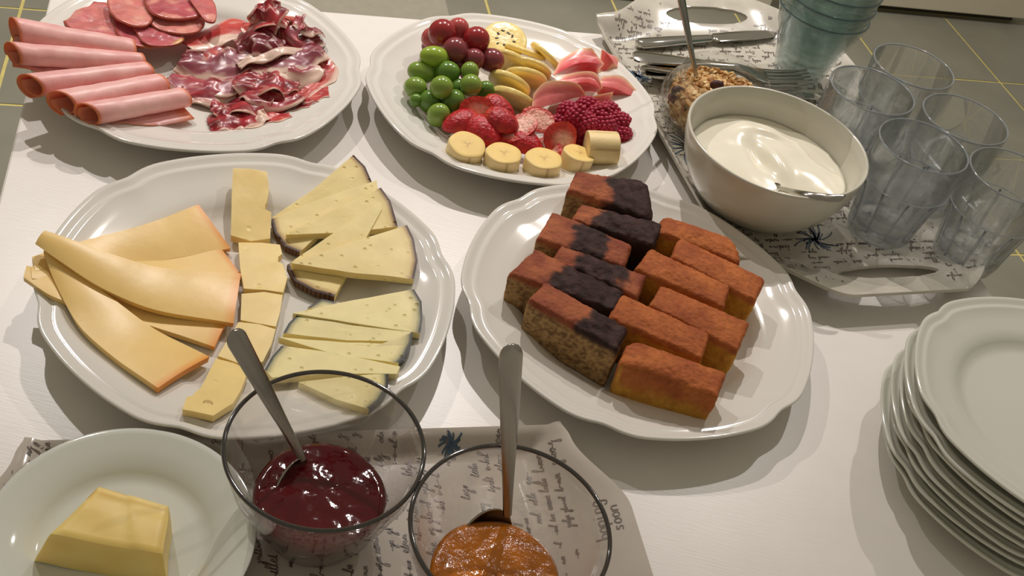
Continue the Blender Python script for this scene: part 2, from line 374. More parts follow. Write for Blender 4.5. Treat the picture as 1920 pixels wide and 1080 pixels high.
# crumpled dry-cured ham
M_jam = mat('dry_cured_ham', None, .30, spec=.5, sss=.10, var=.12, vscale=90, bump=.10, bscale=110)
FAT, DK, RD, RO, MV = rgb(230, 196, 178)[:3], rgb(118, 28, 40)[:3], rgb(178, 48, 56)[:3], rgb(204, 84, 72)[:3], rgb(150, 80, 92)[:3]
def jamon(path, w, label, seed, base, alt, fat=.7, amp=.004, tilt=0.0, curl=.35):
    """ruffled strip of ham along path [(px,py,z)..]; half-width w; pale fat along one edge"""
    w *= 1.22; P = catmull([at(*q) for q in path], 48); nu, nv = 48, 20; rnd = random.Random(seed); ph = rnd.uniform(0, 6.28); kk = rnd.uniform(1.5, 3)
    top = []
    for i in range(nu+1):
        u = i/nu; t = (P[min(i+1, nu)]-P[max(i-1, 0)]).normalized(); s = t.cross(UP).normalized()
        ca_, sa = math.cos(tilt), math.sin(tilt); sd = s*ca_+UP*sa; n = UP*ca_-s*sa
        ww = w*(.35+.65*math.sin(math.pi*min(1, max(0, .08+.84*u)))**.6)*(1+.25*nz((u*5, seed, 1)))
        row = []
        for j in range(nv+1):
            v = j/nv*2-1; ed_ = 1+.25*nz((u*4, v, seed+4))
            z = .9*amp*math.sin(2*math.pi*kk*.8*u+ph+1.1*v)*(.25+.75*v*v)+amp*.9*nz((u*4, v*1.5, seed))+amp*.12*nz((u*14, v*4, seed+7))-curl*ww*v*v*.6
            q = P[i]+sd*(v*ww*ed_)+n*z+t*(.25*ww*nz((v*3, u*4, seed+2)))
            pz = plate_z(q, C_ham)+.0012
            if q.z < pz: q.z = pz+.15*(pz-q.z)*0
            row.append(q)
        top.append(row)
    vs, cs, fs = [], [], []; K = (nu+1)*(nv+1); I = lambda l, i, j: l*K+i*(nv+1)+j
    for lay in (0, 1):
        for i in range(nu+1):
            for j in range(nv+1):
                p = top[i][j]; u, v = i/nu, j/nv*2-1
                n1 = nz((u*4, v*2, seed+11)); n2 = nz((u*9, v*5, seed+13))
                c = mix(base, alt, .5+1.2*n1)
                c = mix(c, FAT, sst(fat+.02, fat+.25, v+.35*n1))
                c = mix(c, FAT, .35*sst(.15, .5, n2)); c = mix(c, FAT, sst(.80, 1, abs(v))*.55)
                cs.append(c); vs.append(p-UP*(.0009*lay))
    for i in range(nu):
        for j in range(nv):
            fs.append((I(0, i, j), I(0, i+1, j), I(0, i+1, j+1), I(0, i, j+1))); fs.append((I(1, i, j), I(1, i, j+1), I(1, i+1, j+1), I(1, i+1, j)))
        for j in (0, nv): fs.append((I(0, i, j), I(0, i+1, j), I(1, i+1, j), I(1, i, j)))
    for j in range(nv):
        for i in (0, nu): fs.append((I(0, i, j), I(0, i, j+1), I(1, i, j+1), I(1, i, j)))
    return tag(obj('dry_cured_ham_slice', vs, fs, M_jam, cols=cs), label, 'dry cured ham', 'crumpled slices of dry cured ham')
J = jamon
J([(345, 82, .022), (395, 62, .024), (450, 50, .026), (480, 62, .024)], .016, 'flat reddish slice with pale fat at the upper left of the crumpled heap', 1, RO, RD, .35, .002, .1)
J([(350, 92, .020), (395, 95, .022), (440, 105, .022)], .013, 'mauve slice with bright red edge at the left of the crumpled heap', 2, MV, RO, .75, .002)
J([(338, 112, .018), (385, 120, .021), (440, 118, .024), (480, 100, .028)], .017, 'wide shiny slice with a white fat fold at the left of the heap', 3, MV, DK, .45, .003, -.25)
J([(315, 145, .014), (360, 155, .016), (420, 150, .018), (470, 140, .02)], .015, 'mauve slice reaching furthest left towards the ham rolls', 4, MV, RD, .7, .002)
J([(340, 176, .013), (400, 172, .016), (450, 160, .018), (500, 135, .024)], .012, 'slice with a long fat ribbon beside the front ham roll', 5, RD, MV, .35, .004, -.3)
J([(445, 120, .026), (485, 100, .032), (530, 90, .034), (590, 84, .030)], .008, 'narrow pale fat ribbon draped across the middle of the heap', 6, FAT, MV, -.5, .002, .3, .8)
J([(470, 85, .028), (488, 55, .038), (500, 25, .050), (500, -2, .058)], .014, 'dark red slice standing up in a peak at the top of the heap', 7, DK, RD, .95, .004, .35)
J([(455, 48, .032), (490, 38, .040), (530, 28, .042), (562, 45, .034)], .017, 'bright red slice folded behind the peak', 8, RD, RO, .9, .004, .35)
J([(445, 92, .028), (472, 72, .037), (505, 70, .040), (535, 84, .034)], .016, 'very dark slice folded over just below the peak', 9, DK, DK, .95, .004, -.25)
J([(520, 55, .032), (550, 40, .040), (580, 48, .036), (605, 62, .028)], .014, 'purplish glossy slice at the upper right of the heap', 10, MV, DK, .8, .004, .3)
J([(560, 30, .044), (548, 50, .042), (560, 75, .036), (600, 72, .026)], .010, 'thin red slice with a pointed tip at the far right of the heap', 11, RD, MV, .8, .004, -.4)
J([(480, 105, .026), (530, 108, .030), (575, 95, .032), (598, 85, .030)], .015, 'dark slice with pale fat rim in the middle right of the heap', 12, DK, MV, .6, .003, -.15)
J([(470, 130, .022), (515, 125, .027), (560, 130, .027), (590, 120, .022)], .015, 'wrinkled slice with broad fat patches right of the middle', 13, MV, RD, .15, .005, -.2)
J([(440, 150, .020), (490, 150, .025), (530, 148, .026), (560, 160, .022)], .015, 'crimson slice under the long fat ribbon', 14, RD, DK, .75, .005)
J([(545, 175, .014), (580, 160, .017), (600, 130, .021), (598, 110, .022)], .013, 'pinkish red slice with fat edge along the right side of the heap', 15, RO, RD, .55, .003, .1)
J([(540, 185, .013), (575, 182, .014), (615, 180, .016)], .012, 'flat red slice at the lower right corner of the heap', 16, RD, RO, .75, .002)
J([(455, 165, .017), (490, 172, .021), (540, 172, .022), (560, 168, .019)], .014, 'deep crimson glossy slice low in the heap', 17, DK, RD, .85, .004)
J([(395, 205, .011), (430, 195, .015), (470, 190, .017), (500, 180, .018)], .014, 'crumpled red slice at the lower left of the heap', 18, RD, DK, .75, .005, .2)
J([(392, 232, .011), (425, 222, .015), (460, 215, .017), (480, 212, .014)], .013, 'dark red slice with a fat curl nearest the front rim', 19, RD, DK, .7, .003)
J([(440, 240, .010), (470, 236, .013), (485, 222, .016), (482, 208, .016)], .007, 'curled piece of white fat at the front of the heap', 20, FAT, FAT, -1, .003, .4)
J([(482, 212, .012), (505, 216, .014), (534, 210, .014)], .013, 'square red slice with pale border at the front of the heap', 21, RD, RO, .8, .0015)
J([(532, 205, .011), (555, 200, .013), (585, 192, .013)], .009, 'small dark scrap between the front slices and the plate rim', 22, DK, RD, .8, .002)

# ------------------------------------------------------------------ fruit plate
def uvs(r, n=24, m=14, sz=1.0):
    vs = [Vector((0, 0, r*sz))]; fs = []
    for i in range(1, m):
        a = math.pi*i/m
        for j in range(n): b = 2*math.pi*j/n; vs.append(Vector((r*math.sin(a)*math.cos(b), r*math.sin(a)*math.sin(b), r*sz*math.cos(a))))
    vs.append(Vector((0, 0, -r*sz)))
    for j in range(n): fs.append((0, 1+j, 1+(j+1) % n)); fs.append((len(vs)-1, 1+(m-2)*n+(j+1) % n, 1+(m-2)*n+j))
    for i in range(m-2):
        for j in range(n): fs.append((1+i*n+j, 1+(i+1)*n+j, 1+(i+1)*n+(j+1) % n, 1+i*n+(j+1) % n))
    return vs, fs
def grape_mat(n, c, e): 
    m_ = mat(n, c, .20, spec=.5, sss=.35, var=.10, vscale=45, bump=.02, bscale=60); return m_
GM = {'r': [grape_mat('red_grape_skin', rgb(156, 44, 46), 0), grape_mat('rosy_grape_skin', rgb(186, 84, 82), 0), grape_mat('purple_grape_skin', rgb(136, 62, 66), 0)],
      'g': [grape_mat('green_grape_skin', rgb(130, 158, 66), 0), grape_mat('bright_green_grape_skin', rgb(152, 178, 60), 0), grape_mat('dark_green_grape_skin', rgb(98, 134, 50), 0)]}
M_stem = mat('brown_stem_scar', rgb(84, 66, 34), .8)
def grape(px, py, z, r, kind, k, label, st=1.1, tilt=0, scar=False):
    c = at(px, py, z); c.z = max(c.z, plate_z(c, C_fruit)+r*.96)
    c = at(px, py, c.z)
    v, f = uvs(r, sz=st); rot = Matrix.Rotation(tilt, 3, 'X') @ Matrix.Rotation(tilt*1.7, 3, 'Y'); v = [rot @ q+c for q in v]
    o = tag(obj('grape', v, f, GM[kind][k]), label, 'grape', 'red grapes' if kind == 'r' else 'green grapes')
    if scar:
        d = rot @ Vector((0, 0, 1)); v2, f2 = uvs(r*.13, 10, 6, .6); obj('stem_scar', [rot @ q+c+d*r*st*.98 for q in v2], f2, M_stem, o)
for a in [
    (829, 62, .055, .0125, 'r', 0, 'largest dark red grape at the top of the heap', 1.05, .3),
    (858, 56, .052, .0105, 'r', 1, 'rosy red grape behind the largest one', 1.15, .2),
    (812, 72, .040, .0105, 'r', 1, 'pale rosy grape peeking out left of the largest one', 1.1, .5),
    (893, 75, .052, .0122, 'r', 0, 'shiny dark red grape nearest the round kiwi slice', 1.06, .4),
    (853, 94, .050, .0115, 'r', 2, 'brownish red grape in the centre of the red grapes', 1.0, .1),
    (812, 88, .030, .0100, 'r', 2, 'dull red grape low on the left behind the bright green one', 1.1, .9),
    (888, 112, .044, .0098, 'r', 2, 'purple grape above the small round green grape', 1.1, .2),
    (921, 113, .040, .0112, 'r', 2, 'brownish purple grape beside the kiwi slices', 1.12, .6),
    (856, 124, .034, .0090, 'r', 2, 'small dark grape wedged between red and green grapes', 1.1, 0),
    (880, 135, .028, .0090, 'r', 0, 'dark grape mostly hidden beneath the purple one', 1.1, 0),
    (815, 107, .046, .0098, 'g', 1, 'bright yellow green long grape at the top of the green ones', 1.45, 1.25),
    (790, 136, .034, .0098, 'g', 0, 'olive green grape with a dark spot, upper left', 1.3, 1.0, True),
    (838, 136, .038, .0105, 'g', 2, 'deep green grape below the red ones', 1.2, .6),
    (881, 133, .044, .0082, 'g', 0, 'small round green grape just below the purple grape', 1.0, 0),
    (883, 160, .042, .0098, 'g', 0, 'round green grape with a soft brown dot, right of centre', 1.0, .2),
    (828, 164, .042, .0102, 'g', 0, 'round pale green grape in the centre of the green ones', 1.0, .1),
    (779, 164, .030, .0094, 'g', 0, 'green grape at the far left edge', 1.15, .7, True),
    (780, 188, .026, .0060, 'g', 2, 'tiniest green grape at the lower left', 1.0, .2),
    (806, 190, .026, .0100, 'g', 2, 'dark green grape between the tiny one and the front one', 1.1, .3),
    (851, 192, .030, .0108, 'g', 2, 'dark green glossy grape touching the strawberries', 1.1, .1),
    (822, 216, .026, .0100, 'g', 0, 'green grape nearest the plate front rim', 1.15, .2),
    (908, 172, .028, .0088, 'g', 2, 'half hidden green grape beside the kiwi', 1.3, .2),
    (858, 166, .030, .0090, 'g', 2, 'dark green grape buried in the middle', 1.0, 0)]: grape(*a)
# yellow kiwi
M_kiwi = mat('yellow_kiwi_flesh', None, .25, spec=.5, sss=.08, var=.08, vscale=90, bump=.25, bscale=200)
KY, KP, KS = rgb(241, 216, 134)[:3], rgb(244, 230, 176)[:3], rgb(52, 36, 22)[:3]
M_seed = mat('dark_seed', rgb(40, 28, 18), .4)
def kiwi(px, py, z, r, h, nrm, label, seeds=0, ell=1.0):
    c = at(px, py, z); n = Vector(nrm).normalized(); x = n.orthogonal().normalized(); y = n.cross(x)
    prof = [(0, h/2), (r*.15, h/2), (r*.35, h/2), (r*.6, h/2), (r*.9, h/2), (r*.97, h/2-.0006), (r, h/4), (r, -h/4), (r*.97, -h/2+.0006), (r*.9, -h/2), (r*.5, -h/2), (0, -h/2)]
    v, f = lathe(prof, 40, close=False)
    cs = []
    for q in v:
        d = q.xy.length/r; cs.append(mix(KP if d < .25 else KY, KY, sst(.2, .5, d)))
    v2 = [c+x*q.x*ell+y*q.y+n*q.z for q in v]
    o = tag(obj('kiwi_slice', v2, f, M_kiwi, cols=cs, sharp=50), label, 'kiwi', 'yellow kiwi slices')
    for k in range(seeds):
        t = 2*math.pi*k/seeds+.2*math.sin(k*3); rr = r*(.40+.06*math.sin(k*5.1)); sv, sf = uvs(.0009, 8, 5, .7)
        obj('seed', [c+x*(rr*math.cos(t)*ell+q.x*1.6)+y*(rr*math.sin(t)+q.y)+n*(h/2+q.z*.6) for q in sv], sf, M_seed, o)
lean = (.18, .80, .55)
kiwi(946, 76, .030, .0215, .006, (.05, -.35, .95), 'round yellow kiwi slice lying face up with dark seeds', 18)
kiwi(985, 98, .028, .0205, .005, (.10, .55, .85), 'yellow kiwi slice just in front of the round one', 0)
kiwi(1025, 108, .030, .0200, .005, (.5, .6, .7), 'yellow kiwi slice tilted against the pink wedges', 0)
kiwi(960, 118, .028, .0200, .006, lean, 'third upright yellow kiwi slice from the back', 0)
kiwi(995, 130, .028, .0200, .005, (.05, .8, .55), 'yellow kiwi slice in the middle, pushed to the right', 0)
kiwi(985, 146, .026, .0200, .006, (-.08, .8, .6), 'yellow kiwi slice curving up beside the front pink wedge', 0)
kiwi(955, 158, .025, .0205, .0065, (.16, .8, .55), 'second yellow kiwi slice from the strawberries', 0)
kiwi(962, 186, .021, .0205, .0075, (.12, .75, .62), 'yellow kiwi slice closest to the strawberries', 0)
# pink wedges
M_pink = mat('pink_fruit_flesh', None, .32, spec=.45, sss=.3, var=.08, vscale=130, bump=.12, bscale=220)
PK, PR_, PE = rgb(234, 134, 130)[:3], rgb(206, 58, 70)[:3], rgb(244, 198, 164)[:3]
def wedge(A, B, C, label, red=.3, ev=.16, nu=18, nv=10):
    """melon-like segment: outer edge A, ridge B, inner edge C (point lists); closed three sided bar"""
    a, b, c = catmull(A, nu), catmull(B, nu), catmull(C, nu); vs, cs, fs = [], [], []
    n = nv*3
    for i in range(nu+1):
        tri = [a[i], b[i], c[i]]; u = i/nu
        for k in range(3):
            for j in range(nv):
                t = j/nv; p = tri[k].lerp(tri[(k+1) % 3], t); g = (a[i]+b[i]+c[i])/3
                p = g+(p-g)*(.90+.10*abs(2*t-1)**.5 if True else 1)
                vs.append(p)
                d = {0: t, 1: 1-0*t, 2: t}[k]
                e = max(sst(.10, 0, u), sst(.90, 1, u))
                if k == 0: col = mix(PE, PK, sst(0, .35, t)); col = mix(col, PR_, red*sst(.4, 1, t))
                elif k == 1: col = mix(PK, PR_, red+.5*nz(p, 90)+.2)
                else: col = mix(PK, PE, sst(.5, 1, t))
                cs.append(mix(col, PE, e*.8))
    for i in range(nu):
        for j in range(n): fs.append((i*n+j, (i+1)*n+j, (i+1)*n+(j+1) % n, i*n+(j+1) % n))
    fs.append(list(range(n))); fs.append([nu*n+j for j in range(n)])
    return tag(obj('pink_fruit_wedge', vs, fs, M_pink, cols=cs, sharp=40), label, 'fruit wedge', 'pink fruit wedges')
L_ = lambda *q: [at(*t) for t in q]
wedge(L_((1160, 108, .030), (1163, 118, .026), (1168, 135, .020)), L_((1128, 92, .036), (1138, 100, .036), (1152, 118, .030)), L_((1120, 145, .017), (1125, 140, .018), (1130, 140, .018)), 'pink wedge at the back right, mostly behind another', .35)
wedge(L_((1050, 112, .036), (1085, 92, .043), (1110, 90, .046)), L_((1036, 142, .034), (1085, 118, .040), (1133, 120, .036)), L_((1050, 140, .020), (1085, 138, .018), (1120, 138, .018)), 'deep red wedge standing highest among the pink wedges', .9)
wedge(L_((1130, 142, .034), (1165, 142, .034), (1190, 165, .026), (1207, 187, .018)), L_((1118, 160, .030), (1150, 165, .028), (1180, 178, .023), (1205, 188, .018)), L_((1120, 178, .016), (1150, 184, .015), (1180, 188, .015), (1203, 190, .016)), 'broad salmon wedge at the far right of the pink wedges', .35)
wedge(L_((1040, 145, .036), (1090, 134, .042), (1118, 138, .042), (1130, 165, .034)), L_((1052, 160, .036), (1095, 154, .036), (1112, 158, .036), (1126, 168, .032)), L_((1060, 172, .018), (1090, 172, .016), (1110, 172, .016), (1118, 174, .016)), 'pink wedge behind the front one with a reddish end', .7)
wedge(L_((1000, 176, .034), (1022, 154, .042), (1060, 152, .044), (1085, 158, .042), (1098, 178, .034)), L_((996, 205, .026), (1020, 200, .027), (1050, 192, .029), (1075, 184, .031), (1098, 180, .033)), L_((1005, 196, .013), (1025, 192, .013), (1050, 188, .013), (1070, 184, .014), (1090, 182, .016)), 'pale pink wedge at the front with angular cut faces', .15)
wedge(L_((1066, 198, .026), (1105, 182, .033), (1150, 172, .036)), L_((1070, 200, .024), (1115, 198, .026), (1146, 190, .027)), L_((1080, 200, .014), (1110, 200, .014), (1138, 200, .014)), 'thin red wedge with pale skin above the raspberries', .8)
# strawberries
M_straw = mat('strawberry', None, .27, spec=.5, sss=.12, var=.22, vscale=260, bump=.8, bscale=330)
SR, SD, SW, SO = rgb(190, 30, 38)[:3], rgb(150, 22, 42)[:3], rgb(242, 186, 164)[:3], rgb(226, 84, 44)[:3]
def strawberry(px, py, z, L, r, tip, cut, label, core=.6, dark=0):
    """half strawberry: tip = direction of the point, cut = outward direction of the flat cut face"""
    c = at(px, py, z); t = Vector(tip).normalized(); n = Vector(cut); n = (n-t*n.dot(t)).normalized(); b = t.cross(n)
    prof = [(0, -.5), (.35, -.49), (.7, -.42), (.92, -.28), (1, -.1), (.93, .1), (.74, .28), (.47, .42), (.2, .49), (0, .5)]
    na = 16; vs, cs, fs = [], [], []; k = len(prof)
    for i in range(na+1):
        a = math.pi*i/na
        for rr, s in prof:
            w = .0003*math.sin(a*22+s*60)
            vs.append(c+t*(s*L)+b*((r+w)*rr*math.cos(a))-n*((r+w)*rr*math.sin(a)*.9+0))
            cs.append(mix(mix(SR, SD, dark+.4*nz((s*6, a*2, px*.1))), SO, sst(-.30, -.48, s)*.6))
    for i in range(na):
        for j in range(k-1): fs.append((i*k+j, (i+1)*k+j, (i+1)*k+j+1, i*k+j+1))
    o = len(vs); nc = 10
    for j in range(k):
        rr, s = prof[j]
        for i in range(nc+1):
            x = 1-2*i/nc; vs.append(c+t*(s*L)+b*(r*rr*x)+n*(.0004*(1-x*x)))
            d = math.hypot(x*rr*1.1, (s+.12)*1.7); cs.append(mix(SW, mix(SO, SR, .7), sst(core-.35, core+.25, d)))
    for j in range(k-1):
        for i in range(nc): fs.append((o+j*(nc+1)+i, o+j*(nc+1)+i+1, o+(j+1)*(nc+1)+i+1, o+(j+1)*(nc+1)+i))
    me = obj('strawberry_half', vs, fs, M_straw, cols=cs, sharp=60)
    bm = bmesh.new(); bm.from_mesh(me.data); bmesh.ops.remove_doubles(bm, verts=bm.verts, dist=.00005); bmesh.ops.recalc_face_normals(bm, faces=bm.faces); bm.to_mesh(me.data); bm.free()
    return tag(me, label, 'strawberry', 'cut strawberries')
strawberry(893, 208, .034, .030, .0135, (-.7, -.1, .1), (.25, -.75, .55), 'strawberry half showing a white heart next to the green grapes', .55)
strawberry(934, 206, .030, .032, .0125, (.9, -.2, -.2), (0, .2, -1), 'dark strawberry half lying skin up behind the others', .6, .3)
strawberry(863, 232, .027, .034, .0125, (-.8, -.65, -.15), (.2, .3, -1), 'strawberry half pointing left between grapes and banana', .6, .25)
strawberry(940, 230, .034, .032, .0135, (.85, -.1, -.1), (.1, .1, -1), 'glossy strawberry half in the centre of the strawberries', .6, .3)
strawberry(906, 250, .026, .036, .0145, (.75, -.45, -.1), (.1, .2, -1), 'red strawberry half behind the first banana slices', .6)
strawberry(970, 240, .034, .036, .0135, (-.5, -.55, -.35), (-.55, -.55, .65), 'strawberry quarter with a long white cut face', .75)
strawberry(1008, 222, .032, .030, .0115, (-.75, .2, .1), (.75, -.5, .35), 'strawberry piece with pale shoulder beside the raspberries', .8)
strawberry(986, 270, .024, .032, .0125, (.7, -.35, .0), (.1, .2, -1), 'strawberry half right behind the third banana slice', .6)
strawberry(1050, 260, .032, .030, .0160, (-.55, -.15, .15), (-.1, -.75, .65), 'strawberry half with striped cut face above the fourth banana slice', .5)
strawberry(1030, 279, .024, .026, .0100, (.8, -.4, .0), (-.3, -.55, .75), 'small strawberry wedge squeezed between banana slices', .7)
strawberry(937, 264, .022, .020, .0090, (-.7, -.2, .1), (.5, -.6, .6), 'small strawberry end with a dark leaf scar', .7)
# raspberries
M_rasp = mat('raspberry', rgb(160, 28, 58), .38, spec=.35, sss=.3, var=.12, vscale=300)
rv, rf = [], []
dv, df = uvs(.0025, 8, 6)
for lvl in range(6):
    zz = -.006+lvl*.0030; rr = [.0068, .0080, .0080, .0070, .0050, .0020][lvl]; nn = [12, 14, 14, 12, 8, 3][lvl]
    for k in range(nn):
        t = 2*math.pi*(k+.5*(lvl % 2))/nn; b = len(rv)
        rv += [q+Vector((rr*math.cos(t), rr*math.sin(t), zz)) for q in dv]; rf += [tuple(b+x for x in g) for g in df]
b = len(rv); cv, cf_ = uvs(.0072, 12, 8, 1.1); rv += [q+Vector((0, 0, .0005)) for q in cv]; rf += [tuple(b+x for x in g) for g in cf_]
RM = mesh_of('raspberry', rv, rf, M_rasp); fix(RM)
for k, (x, y, z, rx, ry, lab) in enumerate([
    (1066, 212, .030, 1.2, .3, 'raspberry at the upper left, under the thin pink wedge'), (1103, 202, .034, .6, .8, 'raspberry at the top of the heap, touching the thin wedge'),
    (1143, 212, .026, 1.4, -.6, 'raspberry at the upper right of the heap'), (1082, 220, .038, .4, .2, 'large pale raspberry on the left of the heap'),
    (1122, 216, .038, .3, -.5, 'raspberry on top, right of the middle'), (1100, 232, .036, .8, .4, 'raspberry in the centre of the heap'),
    (1134, 236, .036, .5, -.3, 'rounded raspberry standing out above the banana stub'), (1160, 230, .026, 1.2, -.9, 'raspberry at the right edge of the heap'),
    (1052, 234, .022, 1.3, .9, 'dark raspberry half hidden beside the strawberries'), (1162, 254, .020, .9, -1.1, 'lowest raspberry to the right of the banana stub'),
    (1086, 252, .020, 1.1, .2, 'dark raspberry low in front of the heap')]):
    c = at(x, y, z); o = bpy.data.objects.new('raspberry', RM); COL.objects.link(o); o.location = c; o.rotation_euler = (rx, ry, k*.7); tag(o, lab, 'raspberry', 'raspberries'); o.scale = (1.08,)*3
# banana
M_ban = mat('banana_flesh', None, .5, spec=.35, sss=.25, var=.04, vscale=120, bump=.12, bscale=180)
BT, BS, BC = rgb(240, 208, 128)[:3], rgb(240, 216, 160)[:3], rgb(150, 108, 50)[:3]
def banana(px, py, z, r, h, nrm, label, seed):
    c = at(px, py, z); n = Vector(nrm).normalized(); x = n.orthogonal().normalized(); y = n.cross(x)
    prof = [(0, h/2), (.08, h/2), (.16, h/2), (.26, h/2), (.5, h/2), (.75, h/2), (.94, h/2), (.985, h/2-.0005), (1, h/2-.0014), (1, h/4), (1, 0), (1, -h/4), (.98, -h/2), (.5, -h/2), (0, -h/2)]
    v, f = lathe([(a*r, b) for a, b in prof], 48, close=False, rmod=lambda t, w: 1+.02*math.cos(5*t)+.015*math.cos(2*t))
    cs = []
    for q in v:
        d = q.xy.length/r; th = math.atan2(q.y, q.x); cc_ = BT if abs(q.z-h/2) < .0003 else BS
        if d < .35 and q.z > 0: cc_ = mix(cc_, BC, .55*sst(.35, .05, d)*(.5+.5*math.cos(3*th)))
        if d > .9 and abs(q.z) < h*.45 and math.cos(5*th+.4) < -.97: cc_ = mix(cc_, BC, .5)
        cs.append(cc_)
    v2 = [c+x*q.x+y*q.y+n*q.z for q in v]
    return tag(obj('banana_slice', v2, f, M_ban, cols=cs, sharp=50), label, 'banana', 'banana slices along the plate front')
banana(873, 280, .0250, .0158, .0125, (.12, -.10, 1), 'first banana slice from the left on the fruit plate', 1)
banana(942, 299, .0240, .0152, .0145, (0, .02, 1), 'second banana slice from the left, beside the strawberries', 2)
banana(1017, 309, .0240, .0158, .0145, (-.02, .03, 1), 'third banana slice from the left, nearest the front rim', 3)
banana(1081, 300, .0235, .0140, .0150, (.10, .14, 1), 'fourth banana slice, partly behind the third', 4)
banana(1128, 278, .0300, .0145, .0270, (.90, .25, .05), 'thick banana stub lying on its side at the right end', 5)
# ------------------------------------------------------------------ cheese plate
def holes_mat(name, rough, hole_scale, hole_r, depth, sss=.2):
    """cheese paste: colour attribute, small eyes as pits in the relief"""
    mt = mat(name, None, rough, spec=.4, sss=sss, var=.05, vscale=70)
    nt = mt.node_tree; p = nt.nodes['Principled BSDF']; tc = [n for n in nt.nodes if n.type == 'TEX_COORD'][0]
    vo = nt.nodes.new('ShaderNodeTexVoronoi'); vo.inputs['Scale'].default_value = hole_scale; vo.inputs['Randomness'].default_value = 1
    nt.links.new(tc.outputs['Object'], vo.inputs['Vector'])
    mr = nt.nodes.new('ShaderNodeMapRange'); mr.inputs[1].default_value = 0; mr.inputs[2].default_value = hole_r; mr.interpolation_type = 'SMOOTHSTEP'
    nt.links.new(vo.outputs['Distance'], mr.inputs[0])
    n2 = nt.nodes.new('ShaderNodeTexNoise'); n2.inputs['Scale'].default_value = 180; nt.links.new(tc.outputs['Object'], n2.inputs['Vector'])
    ad = nt.nodes.new('ShaderNodeMath'); ad.operation = 'MULTIPLY_ADD'; ad.inputs[1].default_value = .12
    nt.links.new(n2.outputs[0], ad.inputs[0]); nt.links.new(mr.outputs[0], ad.inputs[2])
    b = nt.nodes.new('ShaderNodeBump'); b.inputs['Strength'].default_value = depth; b.inputs['Distance'].default_value = .0015
    nt.links.new(ad.outputs[0], b.inputs['Height']); nt.links.new(b.outputs[0], p.inputs['Normal'])
    return mt
M_smoke = mat('yellow_smoked_cheese', None, .36, spec=.45, sss=.1, var=.04, vscale=50, bump=.12, bscale=60)
M_eyes = holes_mat('pale_cheese_with_eyes', .4, 48, .16, .5)
M_sheep = holes_mat('firm_pale_cheese', .45, 120, .22, .6)
M_rindb = mat('brown_ribbed_rind', None, .5, spec=.4, var=.1, vscale=300)
M_rindk = mat('black_wax_rind', None, .4, spec=.4, var=.2, vscale=400, bump=.3, bscale=500)
def poly_slab(P, thick, rind, paste, rcol, M, MR, name, label, cat, group, wide=.006, nr=7, sub=7, sag=0, down=None, rib=None):
    """flat slice with straight cut edges; rind = indices of the edges that carry rind"""
    P = [Vector(p) for p in P]; out, er = [], []
    A_ = np.array([[p.x, p.y, 1] for p in P]); sol = np.linalg.lstsq(A_, np.array([p.z for p in P]), rcond=None)[0]
    lift = max(0, max(plate_z(p, C_cheese)+thick+.0003-float(A_[i] @ sol) for i, p in enumerate(P)))
    P = [Vector((p.x, p.y, float(A_[i] @ sol)+min(lift, .003))) for i, p in enumerate(P)]
    for i in range(len(P)):
        a, b = P[i], P[(i+1) % len(P)]
        for k in range(sub): out.append(a.lerp(b, k/sub)); er.append(i in rind)
    n = len(out); c = sum(out, Vector())/n; vs, cs, fs, fm = [], [], [], []
    segs = [(P[i], P[(i+1) % len(P)]) for i in rind]
    def dist(p):
        d = 9
        for a, b in segs:
            t = max(0, min(1, (p-a).dot(b-a)/max(1e-9, (b-a).length_squared))); d = min(d, (p-(a+(b-a)*t)).length)
        return d
    dn = down or Vector((0, 0, -thick))
    for lay in (0, 1):
        for k in range(nr):
            t = [1, .965, .93, .84, .68, .45, .22][k]
            for i in range(n):
                p = c+(out[i]-c)*t; q = p+Vector((0, 0, .0006*nz(p, 60)))
                vs.append(q+dn*lay); cs.append(mix(rcol[1], mix(rcol[0], paste, sst(.001, wide, dist(p))), sst(.0013, .0024, dist(p))) if rind else paste)
        vs.append(c+dn*lay); cs.append(paste)
    K = n*nr+1
    for lay in (0, 1):
        b = lay*K
        for k in range(nr-1):
            for i in range(n): j = (i+1) % n; fs.append((b+k*n+i, b+k*n+j, b+(k+1)*n+j, b+(k+1)*n+i)); fm.append(0)
        for i in range(n): fs.append((b+(nr-1)*n+i, b+(nr-1)*n+(i+1) % n, b+K-1)); fm.append(0)
    # side walls with their own vertices so that rind and paste keep a crisp border
    for i in range(n):
        j = (i+1) % n; r_ = er[i]; b = len(vs)
        vs += [vs[i], vs[j], vs[K+j], vs[K+i]]
        if r_:
            for q in range(4): cs.append(rcol[1] if (i+(q in (1, 2))) % 2 else rcol[2])
        else: cs += [paste]*4
        fs.append((b, b+1, b+2, b+3)); fm.append(1 if r_ else 0)
    me = obj(name, vs, fs, [M, MR], cols=cs, fm=fm, sharp=40, recalc=True)
    return tag(me, label, cat, group)
def atc(x, y, z, th):
    for _ in range(4):
        p = at(x, y, z); z = max(z, plate_z(p, C_cheese)+th+.0006)
    return at(x, y, z)
